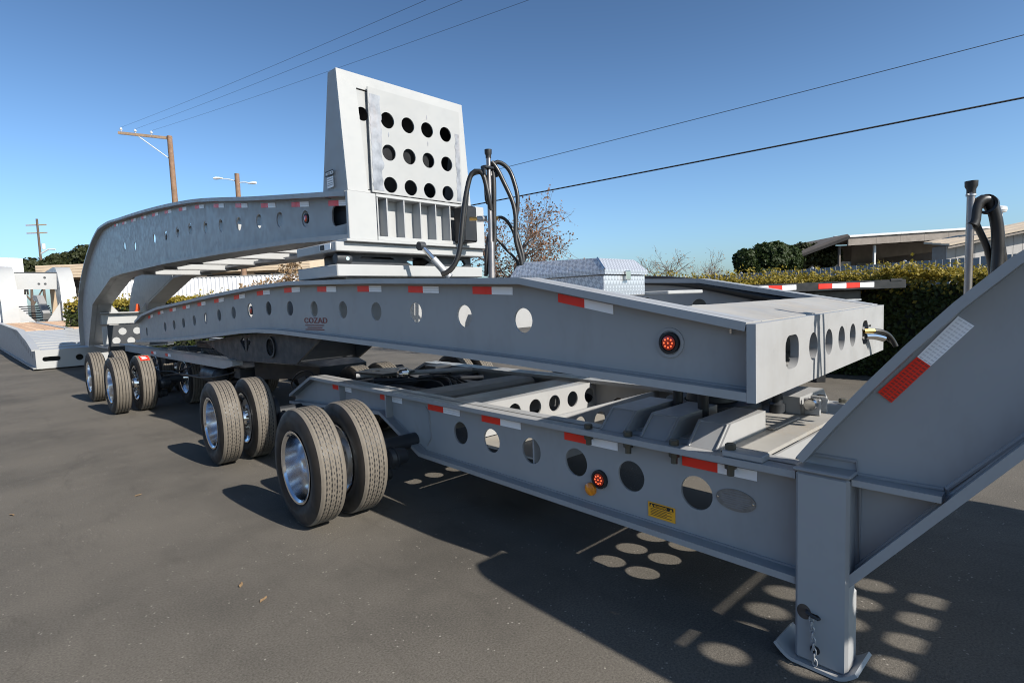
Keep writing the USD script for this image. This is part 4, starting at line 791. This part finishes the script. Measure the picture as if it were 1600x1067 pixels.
def leaves(points, normals, size, seed, aspect=0.7, up=0.3):
    """one small two-triangle leaf per point, turned at random about its normal"""
    r = np.random.default_rng(seed); n = len(points)
    nn = normals + r.normal(0, 0.55, (n, 3)); nn /= np.linalg.norm(nn, axis=1)[:, None]
    a = np.cross(nn, r.normal(0, 1, (n, 3))); a /= np.linalg.norm(a, axis=1)[:, None]; b = np.cross(nn, a)
    s = (size*r.uniform(0.6, 1.3, n))[:, None]
    V = np.stack([points - a*s, points - b*s*aspect + nn*s*0.15, points + a*s, points + b*s*aspect + nn*s*0.15], 1).reshape(-1, 3)
    i = np.arange(n)*4
    return V, np.vstack([np.stack([i, i+1, i+2], 1), np.stack([i, i+2, i+3], 1)])
def hedge(name, label, c0, c1, depth, h, n, size, seed, lump=0.18, tips=900, catg='hedge', tip_amt=1.0):
    c0, c1 = np.array(c0, float), np.array(c1, float); d = c1 - c0; L = np.linalg.norm(d); d /= L; nrm = np.array([d[1], -d[0]])
    t = Thing(name, ((c0 + c1)/2).tolist() + [0], label, catg)
    r = np.random.default_rng(seed)
    hh = lambda u, w: h + lump*(meshkit.fbm(np.stack([u*0.9, w*2.0, np.full_like(u, seed)], -1), 4, seed) - 0.5)*2.0
    def place(u, w, z): return np.stack([c0[0] + d[0]*u + nrm[0]*w, c0[1] + d[1]*u + nrm[1]*w, z], 1)
    P, N = [], []
    for side, m_ in ((-1, n), (1, n//3)):
        u = r.uniform(0, L, m_); z = h*r.uniform(0.01, 1.0, m_); bump = lump*(meshkit.fbm(np.stack([u*1.6, z*1.6, np.full_like(u, side*3.3)], -1), 4, seed + 1) - 0.5)*1.6
        w = side*(depth/2 + bump - np.abs(r.normal(0, 0.05, m_))); P.append(place(u, w, z)); N.append(np.tile([nrm[0]*side, nrm[1]*side, 0.35], (m_, 1)))
    m_ = n//2; u = r.uniform(0, L, m_); w = r.uniform(-depth/2, depth/2, m_); z = hh(u, w) - np.abs(r.normal(0, 0.04, m_)); P.append(place(u, w, z)); N.append(np.tile([0, 0, 1.0], (m_, 1)))
    for e in (0, L):
        m_ = n//6; w = r.uniform(-depth/2, depth/2, m_); z = h*r.uniform(0.01, 1, m_); u = np.full(m_, e) + r.normal(0, 0.06, m_); P.append(place(u, w, z)); N.append(np.tile([d[0]*(1 if e else -1), d[1]*(1 if e else -1), 0.3], (m_, 1)))
    P, N = np.vstack(P), np.vstack(N)
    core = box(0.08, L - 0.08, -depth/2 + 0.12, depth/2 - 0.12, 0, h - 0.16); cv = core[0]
    t.part('dark_core', (place(cv[:, 0], cv[:, 1], cv[:, 2]), core[1] if nrm[0]*d[1] - nrm[1]*d[0] < 0 else core[1]), 'hedge_core')  # solid near-black box, keeps the hedge from being see-through
    low = P[:, 2] < h*0.90 + 0.10*r.normal(0, 1, len(P))
    t.part('foliage', leaves(P[low], N[low], size, seed + 2), 'hedge_leaf', smooth=False)
    if (~low).sum(): t.part('top_leaves', leaves(P[~low], N[~low], size, seed + 3), 'hedge_tip', smooth=False)  # leaves near the top take the paler yellow colour
    # shoots standing up from the top
    u = r.uniform(0, L, tips); w = r.uniform(-depth/2, depth/2, tips); z0_ = hh(u, w); q = []; sh = []
    hgt = 0.06 + 0.30*tip_amt*r.uniform(0, 1, tips)**3*(0.4 + meshkit.noise(np.stack([u*0.8, w*0, w*0], -1), seed)*1.4)
    for k in range(7):
        a = r.uniform(0, 1, tips); q.append(place(u + r.normal(0, 0.03, tips), w + r.normal(0, 0.03, tips), z0_ + hgt*a))
    q = np.vstack(q); t.part('shoot_leaves', leaves(q, np.tile([0, 0, 0.6], (len(q), 1)), size*0.8, seed + 5), 'hedge_tip', smooth=False)
    return t
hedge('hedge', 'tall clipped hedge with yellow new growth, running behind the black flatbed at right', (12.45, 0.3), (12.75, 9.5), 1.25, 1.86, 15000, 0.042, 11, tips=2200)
hedge('hedge', 'green and yellow hedge seen beneath the curved neck, before the white panel fence', (2.2, 30.6), (8.6, 24.2), 1.3, 2.25, 7000, 0.07, 21, tips=500)

def tree(name, label, catg, base, h, blobs, n, size, lm, seed, trunk=0.16, limbs=5, lean=(0, 0)):
    """tapered trunk, limbs reaching into the blobs of the crown, leaf clumps through the crown's volume"""
    t = Thing(name, (base[0], base[1], 0), label, catg); r = np.random.default_rng(seed); bx = np.array([base[0], base[1], 0.0])
    topp = bx + np.array([lean[0], lean[1], h*0.62])
    t.part('trunk', tube(spline([bx, bx + (topp - bx)*0.4 + r.normal(0, 0.05, 3)*[1, 1, 0], topp], 8), trunk, 10, trunk*0.45), 'bark')
    P, N = [], []
    for i, (dx, dy, z, rx, rz) in enumerate(blobs):
        c = bx + [dx, dy, z]
        st = bx + (topp - bx)*r.uniform(0.45, 0.95)
        t.part('limb', tube(spline([st, (st + c)/2 + [0, 0, -0.1*rx], c], 6), trunk*0.42, 7, trunk*0.12), 'bark')
        m_ = int(n*rx*rx*rz/sum(b[3]**2*b[4] for b in blobs))
        dirs = r.normal(0, 1, (m_, 3)); dirs /= np.linalg.norm(dirs, axis=1)[:, None]
        rad = r.uniform(0.45, 1.0, m_)**0.5
        rough = 0.72 + 0.55*meshkit.fbm(dirs*2.6 + seed + i*7, 4, seed + i)
        pts = c + dirs*np.array([rx, rx, rz])*(rad*rough)[:, None]
        keep = meshkit.noise(pts*(2.2/max(rx, 0.6))*1.6, seed + 9) > 0.33
        P.append(pts[keep]); N.append(dirs[keep])
    P, N = np.vstack(P), np.vstack(N)
    t.part('crown', leaves(P, N, size, seed + 1), lm, smooth=False)
    return t
def at(px, py, d):
    return None
tree('evergreen_tree', 'dark dense round-crowned evergreen with leaning trunk, beyond the hedge, left of the open shed', 'tree', (25.4, 10.9), 4.0,
     [(0.5, -0.4, 3.2, 0.92, 0.72), (-0.3, 0.3, 3.05, 0.62, 0.62), (1.1, -0.95, 3.05, 0.70, 0.66), (0.2, -0.1, 2.6, 0.9, 0.5), (0.8, -0.6, 3.5, 0.6, 0.42)], 22000, 0.085, 'tree_leaf', 31, trunk=0.17, lean=(0.5, -0.4))
tree('evergreen_tree', 'second, paler evergreen just behind the left end of the shed roof', 'tree', (34.6, 12.1), 4.2,
     [(0, 0, 3.7, 1.1, 0.75), (1.1, -0.9, 3.6, 0.9, 0.7), (-0.9, 0.8, 3.3, 0.8, 0.7)], 9000, 0.11, 'tree_leaf_b', 35, trunk=0.17)
for k, (bx, by, h, blobs, lb) in enumerate((
        ((2.0), 80.5, 8.0, [(0, 0, 6.9, 1.9, 1.3), (-1.6, 1, 6.4, 1.5, 1.2), (1.5, -0.5, 6.2, 1.4, 1.2)], 'low dark tree on the skyline left of the slim distant pole'),
        ((4.4), 78.5, 9.0, [(0, 0, 7.6, 1.2, 1.0), (0.9, -0.3, 8.1, 0.9, 0.7), (-0.9, 0, 6.9, 1.0, 1.0)], 'thin open-crowned tree just right of the slim distant pole'),
        ((6.6), 76.0, 10.0, [(0, 0, 8.2, 1.5, 1.2), (1.2, -0.8, 7.8, 1.6, 1.4), (-1.0, 0.4, 7.4, 1.1, 1.1), (2.2, -1.4, 8.6, 1.4, 1.1)], 'fuller skyline tree half hidden by the curved neck'))):
    tree('skyline_tree', lb, 'tree', (bx, by), h, blobs, 5000, 0.20, 'tree_leaf_b', 41 + k, trunk=0.25)

def bare_tree(name, label, base, h, seed, spread, nleaf, lm, lsize, depth=5, r0=0.11):
    t = Thing(name, (base[0], base[1], 0), label, 'tree'); r = np.random.default_rng(seed); tw = []; main = []; tips = []
    def grow(p, d, l, rad, k):
        q = p + d*l; mid = (p + q)/2 + r.normal(0, 0.06*l, 3)
        (main if k >= depth - 1 else tw).append(tube([p, mid, q], rad, 6 if k > 2 else 4, rad*0.62, cap=False))
        if k <= 2: tips.extend([q, mid])
        if k == 0: return
        for _ in range(3 if k > 1 else 3):
            nd = d + r.normal(0, spread, 3) + [0, 0, 0.10]; nd /= np.linalg.norm(nd)
            grow(q if r.uniform() < 0.7 else mid, nd, l*r.uniform(0.62, 0.86), rad*0.6, k - 1)
    grow(np.array([base[0], base[1], 0.0]), np.array([0.05, 0.0, 1.0]), h*0.34, r0, depth)
    t.part('trunk', cat(*main), 'bark'); t.part('twigs', cat(*tw), 'twig', smooth=False)
    tips = np.array(tips); idx = r.integers(0, len(tips), nleaf); P = tips[idx] + r.normal(0, 0.09, (nleaf, 3))
    t.part('dead_leaves', leaves(P, r.normal(0, 1, (nleaf, 3)), lsize, seed), lm, smooth=False)
    return t
bare_tree('bare_tree', 'nearly bare winter tree with russet leaves, behind the hose post and toolbox', (11.45, 12.9), 4.45, 5, 0.66, 3600, 'brown_leaf', 0.04, depth=6)
bare_tree('bare_tree', 'low tan brown tree seen through the gap under the neck beam', (6.95, 20.9), 3.7, 9, 0.6, 8000, 'straw_leaf', 0.06, depth=6, r0=0.15)
for k, (x, y, h, lb) in enumerate(((18.6, 13.2, 3.1, 'leafless twiggy shrub on the horizon right of the toolbox'), (20.4, 12.4, 3.3, 'leafless twiggy shrub on the horizon, nearer the dark evergreen'), (22.0, 12.2, 3.3, 'leafless twiggy shrub touching the left side of the dark evergreen'))):
    bare_tree('bare_shrub', lb, (x, y), h, 60 + k, 0.5, 300, 'straw_leaf', 0.03, depth=5, r0=0.06)

# slatted fence behind the right hedge
FN = Thing('slat_fence', (16, 6, 0), 'chain link fence filled with pale vertical slats, rising just above the right hedge', 'fence')
fa, fb = np.array([14.6, 1.0]), np.array([16.6, 9.5]); fd = (fb - fa)/np.linalg.norm(fb - fa); FLn = np.linalg.norm(fb - fa); fyaw = math.degrees(math.atan2(fd[1], fd[0]))
def fpt(m, o=fa, yw=fyaw): v, f = m; return rotz(v, yw) + [o[0], o[1], 0], f
ns = 68
for i in range(ns):
    a = FLn*i/ns; FN.part('slat', fpt(box(a + 0.012, a + FLn/ns - 0.012, -0.008, 0.008, 0.05, 2.24 + rng.uniform(-0.012, 0.012))), 'slat_grey')
for i in range(5):
    a = FLn*i/4; FN.part('fence_post', fpt(lathe([(0, 0), (0, 0.035), (2.27, 0.035), (2.29, 0.0)], 12, 'z', (a, -0.05, 0))), 'galvanised')
FN.part('fence_rail', fpt(cyl((0, -0.05, 2.05), (FLn, -0.05, 2.05), 0.022, 10)), 'galvanised')

# white panel fence at left, panels as separate boards
WF = Thing('panel_fence', (6.9, 29.2, 0), 'tall white corrugated panel fence behind the left hedge', 'fence')
wa, wb = np.array([2.6, 33.2]), np.array([11.2, 25.3]); wd = (wb - wa)/np.linalg.norm(wb - wa); WL = float(np.linalg.norm(wb - wa)); wyaw = math.degrees(math.atan2(wd[1], wd[0]))
npn = 58
for i in range(npn):
    a = WL*i/npn; w = WL/npn
    WF.part('fence_board', fpt(pxy([(a, 0), (a + w*0.12, -0.03), (a + w*0.55, -0.03), (a + w*0.67, 0), (a + w, 0), (a + w, 0.012), (a, 0.012)], 0.1, 3.30), wa, wyaw), 'white_wall')
WF.part('fence_cap', fpt(box(0, WL, -0.04, 0.03, 3.302, 3.34), wa, wyaw), 'shed_panel')

# beige building at left
def building(name, label, p0, p1, depth, z_top, wallm, z_eave=None, fascia=None):
    p0, p1 = np.array(p0, float), np.array(p1, float); d = (p1 - p0); L = float(np.linalg.norm(d)); yw = math.degrees(math.atan2(d[1], d[0]))
    t = Thing(name, (p0[0], p0[1], 0), label, 'building')
    return t, (lambda m: (rotz(m[0], yw) + [p0[0], p0[1], 0], m[1])), L
lb, q, LL = building('beige_building', 'long beige flat-roofed building with a window strip, behind the left fence', (2.0, 50.2), (15.5, 37.7), 9, 5.3, 'stucco_beige')
lb.part('wall', q(box(0, LL, 0.3, 9, 0, 4.35)), 'stucco_beige')
lb.part('roof_band', q(box(-0.3, LL + 0.3, -0.35, 9.3, 4.36, 5.25)), 'stucco_roof')
for k in range(4): lb.part('roof_groove', q(box(-0.3, LL + 0.3, -0.37, -0.352, 4.52 + 0.2*k, 4.545 + 0.2*k)), 'stucco_beige')
for k in range(5):
    w_ = lb.part('window', q(box(1.0 + 3.4*k, 3.3 + 3.4*k, 0.262, 0.298, 3.05, 4.20)), 'window_dark')
    lb.part('window_frame', q(cat(box(0.93 + 3.4*k, 3.37 + 3.4*k, 0.25, 0.296, 4.202, 4.26), box(2.12 + 3.4*k, 2.18 + 3.4*k, 0.25, 0.261, 3.05, 4.2))), 'fascia_brown', w_)
lb.part('door', q(box(5.3, 6.3, 0.255, 0.298, 0.0, 2.2)), 'fascia_brown')
ub = Thing('utility_wall', (4.9, 40.0, 0), 'small beige block wall with a white meter box, left of the clipped hedge', 'wall')
ub.part('wall', box(3.9, 5.1, 38.8, 39.1, 0, 3.6), 'stucco_beige')
ub.part('wall_cap', box(3.85, 5.15, 38.75, 39.15, 3.601, 3.68), 'stucco_roof')
ub.part('meter_box', rbox(4.35, 4.75, 38.66, 38.798, 1.4, 2.1, 0.01), 'white_enamel')

wh = Thing('added_warehouse', (-24, 40, 0), 'long low tan warehouse on the far side of the yard, left of the picture', 'building')  # unseen building added to darken reflections and cut low sky light
wh.part('wall', box(-40, -24, -15, 130, 0, 7.5), 'stucco_roof'); wh.part('roof_edge', box(-40.2, -23.8, -15.2, 130.2, 7.501, 7.9), 'fascia_brown')
for k in range(9): wh.part('loading_door', box(-23.995, -23.93, -8 + 15*k, -3.5 + 15*k, 0, 4.2), 'fascia_brown')
# open shed at right
sa, sb = np.array([34.3, 9.7]), np.array([46.0, -1.0]); s_, qs, SL = building('open_shed', 'long open-sided shed with pale gently pitched roof and slim posts, beyond the hedge', sa, sb, 9, 4.6, 'shed_wall')
rz = lambda x: 4.50 + 0.028*x
for k in range(12):
    x0 = SL*k/12 - (0.2 if k == 0 else 0); x1 = SL*(k+1)/12 - 0.01
    s_.part('roof_panel', qs(hull([(x0, -0.5, rz(x0)), (x1, -0.5, rz(x1)), (x0, 1.0, rz(x0) + 0.17), (x1, 1.0, rz(x1) + 0.17), (x0, -0.5, rz(x0) - 0.06), (x1, -0.5, rz(x1) - 0.06), (x0, 1.0, rz(x0) + 0.11), (x1, 1.0, rz(x1) + 0.11)])), 'roof_white', smooth=False)
    s_.part('eave_beam', qs(hull([(x0, -0.42, rz(x0) - 0.07), (x1, -0.42, rz(x1) - 0.07), (x0, -0.30, rz(x0) - 0.07), (x1, -0.30, rz(x1) - 0.07), (x0, -0.42, rz(x0) - 0.50), (x1, -0.42, rz(x1) - 0.50), (x0, -0.30, rz(x0) - 0.50), (x1, -0.30, rz(x1) - 0.50)])), 'shed_wall', smooth=False)
s_.part('gable_barge', qs(hull([(-0.25, -0.6, 4.52), (-0.25, -0.4, 4.62), (-3.4, 1.2, 3.22), (-3.4, 1.4, 3.32), (-0.2, -0.6, 4.35), (-3.4, 1.2, 3.08), (-0.2, 6.0, 4.62), (-3.4, 6.0, 3.25)])), 'fascia_brown', smooth=False)
s_.part('back_wall', qs(box(4.0, SL, 6.0, 6.2, 0, 4.55)), 'shed_wall')
s_.part('back_upper', qs(box(-2.2, 3.99, 6.0, 6.2, 3.46, 4.5)), 'fascia_brown')
s_.part('rear_roof', qs(hull([(-0.2, 1.01, 4.62), (SL, 1.01, rz(SL) + 0.1), (-0.2, 6.2, 4.62), (SL, 6.2, 4.62), (-0.2, 1.01, 4.56), (SL, 1.01, rz(SL) + 0.04), (-0.2, 6.2, 4.56), (SL, 6.2, 4.56)])), 'fascia_brown', smooth=False)
s_.part('back_panel', qs(box(-3.2, 3.9, 6.0, 6.15, 0, 3.45)), 'white_wall')
for x, r_, mm in ((-2.9, .05, 'lamp_grey'), (-2.0, .05, 'fascia_brown'), (-1.15, .06, 'fascia_brown'), (-0.4, .05, 'fascia_brown'), (1.55, .05, 'lamp_grey'), (9.0, .06, 'fascia_brown')):
    s_.part('post', qs(box(x - r_, x + r_, 0.0 if x > -0.5 else 1.4, 0.12 if x > -0.5 else 1.52, 0, 4.0 if x > -0.5 else 3.1)), mm)
for x in (4.3, 7.6): s_.part('panel_door', qs(box(x, x + 2.6, 5.9, 5.99, 0, 3.3)), 'shed_panel')
s_.part('side_wall', qs(box(6.0, 6.15, 0.2, 5.9, 0, 3.6)), 'shed_wall')
# lower building in front of it, far right
b2, q2, L2 = building('storage_building', 'grey boarded building with tan shingle roof and round vent at the right edge', (25.7, 3.85), (29.7, 0.25), 6, 3.6, 'shed_panel')
nb_ = 15
for i in range(nb_):
    a = L2*i/nb_; zt = 3.12 + 0.17*a
    b2.part('wall_board', q2(box(a + 0.008, a + L2/nb_ - 0.008, 0.25, 0.29, 0, zt)), 'shed_panel')
b2.part('wall_core', q2(pxz([(0, 0), (L2, 0), (L2, 3.12 + 0.17*L2), (0, 3.12)], 0.292, 0.94)), 'shed_wall')
for k in range(3):
    y0 = -0.25 + k*0.4; y1 = y0 + 0.43
    zr = lambda x, y: 3.22 + 0.17*x + 0.16*(y + 0.25)
    b2.part('roof_course', q2(hull([(-0.3, y0, zr(-.3, y0)), (L2 + 0.3, y0, zr(L2 + .3, y0)), (-0.3, y1, zr(-.3, y1) - 0.02), (L2 + 0.3, y1, zr(L2 + .3, y1) - 0.02), (-0.3, y0, zr(-.3, y0) - 0.07), (L2 + 0.3, y0, zr(L2 + .3, y0) - 0.07), (-0.3, y1, zr(-.3, y1) - 0.08), (L2 + 0.3, y1, zr(L2 + .3, y1) - 0.08)])), 'roof_tan', smooth=False)
b2.part('fascia', q2(pxz([(-0.3, 3.10), (L2 + 0.3, 3.20 + 0.17*L2), (L2 + 0.3, 3.09 + 0.17*L2), (-0.3, 3.0)], -0.20, -0.17)), 'shed_wall')
vt = b2.part('roof_vent', lathe([(3.9, 0.14), (4.25, 0.14), (4.26, 0.24), (4.34, 0.27), (4.45, 0.25), (4.50, 0.12), (4.50, 0)], 20, 'z', (27.0, 2.74, 0)), 'lamp_grey')

# poles, lamps and wires
P1 = Thing('power_pole', (7.95, 38.71, 0), 'wooden power pole with one-sided crossarm and three insulators, behind the curved neck', 'power pole')
P1.part('pole', tube([(8.0, 38.66, 0), (7.95, 38.71, 12.35)], 0.20, 14, 0.14), 'wood_pole')
armv = np.array([5.70, 40.82, 12.66]); armb = np.array([8.05, 38.62, 12.20])
def bar(p, q, w, h):
    p, q = np.array(p, float), np.array(q, float); d = (q - p); d /= np.linalg.norm(d); s = np.cross(d, [0, 0, 1]); s /= np.linalg.norm(s); u = np.cross(s, d)
    return hull([c + s*w*a + u*h*b for c in (p, q) for a in (-1, 1) for b in (-1, 1)])
P1.part('crossarm', bar(armv, armb, 0.06, 0.075), 'wood_arm', smooth=False)
P1.part('arm_brace', cyl((6.55, 40.0, 12.42), (7.92, 38.72, 10.95), 0.03, 8), 'lamp_grey')
INS = [np.array([5.82, 40.70, 12.73]), np.array([6.45, 40.11, 12.60]), np.array([7.16, 39.45, 12.46])]
for p in INS: P1.part('insulator', lathe([(0, 0.02), (0.08, 0.02), (0.09, 0.07), (0.15, 0.08), (0.17, 0.05), (0.22, 0.05), (0.24, 0)], 12, 'z', p), 'lamp_grey')
P2 = Thing('street_lamp', (10.45, 34.79, 0), 'wooden pole with two opposed cobra-head street lamps above the neck beam', 'street lamp')
P2.part('pole', tube([(10.45, 34.79, 0), (10.45, 34.79, 9.68)], 0.17, 14, 0.13), 'wood_pole')
for sgn, tip, zz in ((-1, np.array([9.62, 35.53, 9.46]), 9.20), (1, np.array([11.06, 34.16, 9.10]), 9.12)):
    b0 = np.array([10.45, 34.79, zz]); dv = (tip - b0)
    P2.part('lamp_arm', tube(spline([b0, b0 + dv*0.4 + [0, 0, 0.06], b0 + dv*0.8], 8), 0.028, 8), 'lamp_grey')
    dh = dv.copy(); dh[2] = 0; dh /= np.linalg.norm(dh); c = b0 + dv*0.98
    r_ = np.array([[0, 0.02], [0.04, 0.06], [0.18, 0.09], [0.4, 0.12], [0.52, 0.09], [0.56, 0.0]])
    v, f = lathe(r_, 14, 'x'); v = v*[1, 1, 0.65]; v = np.outer(v[:, 0] - 0.25, dh) + np.outer(v[:, 1], np.cross([0, 0, 1], dh)) + np.outer(v[:, 2], [0, 0, 1]) + c
    P2.part('lamp_head', (v, f), 'white_enamel')
P3 = Thing('power_pole', (4.49, 120.08, 0), 'slim distant pole with small stacked crossarms and a street lamp on the far left skyline', 'power pole')
P3.part('pole', tube([(4.5, 120, 0), (4.5, 120, 17.9)], 0.22, 10, 0.16), 'bark')
for z in (16.9, 15.6): P3.part('crossarm', bar((3.1, 121.3, z), (5.6, 119.0, z), 0.07, 0.08), 'wood_arm', smooth=False)
P3.part('lamp_arm', tube([(4.6, 119.9, 12.2), (5.6, 119.0, 12.9), (6.4, 118.3, 12.8)], 0.12, 8), 'lamp_grey')
P3.part('transformer', lathe([(12.9, 0), (12.9, 0.26), (13.8, 0.26), (13.8, 0)], 14, 'z', (5.0, 119.6, 0)), 'lamp_grey')
def wire(label, p, q, sag, r, n=36, grp=None):
    p, q = np.array(p, float), np.array(q, float); s = np.linspace(0, 1, n)
    pts = p + np.outer(s, q - p); pts[:, 2] -= sag*4*s*(1 - s)
    single('overhead_wire', tube(pts, r, 6), 'wire_black', label, 'wire')
ends_ = [np.array([8.37, 12.18, 9.48]), np.array([9.06, 11.54, 9.45]), np.array([10.3, 10.39, 9.39])]
nm_ = ('outermost thin wire running from the left end of the crossarm to the top edge', 'middle thin wire running from the crossarm to the top edge', 'innermost thin wire from the crossarm passing behind the headboard top')
for a, b, l in zip(INS, ends_, nm_):
    a = a + [0, 0, 0.24]; wire(l, a, a + (b - a)*1.25, 0.12, 0.0045)
for (a, b, r_, l) in ((np.array([10.40, 34.70, 6.22]), np.array([19.74, 1.61, 8.10]), 0.010, 'upper thin wire crossing the sky at right'), (np.array([10.35, 34.72, 5.32]), np.array([19.61, 1.56, 6.49]), 0.026, 'lower thick black cable crossing the sky at right')):
    wire(l, a, a + (b - a)*1.35, 0.10, r_, 48)

for x, y, a, lb_ in ((np.float64(0.75), np.float64(6.07), 0.3, 'lone tan leaf on open asphalt, far left of the nearest wheels'), (np.float64(0.92), np.float64(3.56), 1.1, 'upper tan leaf of the close pair in the foreground asphalt'), (np.float64(0.96), np.float64(3.28), 0.6, 'lower tan leaf of the close pair in the foreground asphalt'), (np.float64(-0.12), np.float64(6.34), 2.0, 'small tan leaf on the asphalt at the left edge of the picture')):
    u = np.array([[-0.030, 0, 0.004], [-0.008, -0.012, 0.010], [0.022, -0.007, 0.006], [0.034, 0.002, 0.012], [0.016, 0.011, 0.007], [-0.012, 0.010, 0.013]])
    v = rotz(u, math.degrees(a)) + [x, y, 0.001]
    single('dry_leaf', (np.vstack([v, v.mean(0) + [0, 0, 0.004]]), np.array([[i, (i + 1) % 6, 6] for i in range(6)])), 'straw_leaf', lb_, 'leaf', 'dry leaves on the asphalt', smooth=False)

# small orange cone standing on the neck's cross beam
yc_ = 17.46
C = Thing('traffic_cone', (3.45, 17.5, 1.761), 'small plain orange cone standing on the white cross beam under the neck', 'cone', 3.0, place=(3.9523, 19.9325, 1.7695), size=0.9)
C.part('cone_base', rbox(3.35, 3.55, 17.40, 17.60, 1.761, 1.78, 0.006), 'cone_orange')
C.part('cone_body', lathe([(1.781, 0.075), (1.99, 0.045), (2.01, 0.04), (2.01, 0)], 20, 'z', (3.45, 17.5, 0)), 'cone_orange')
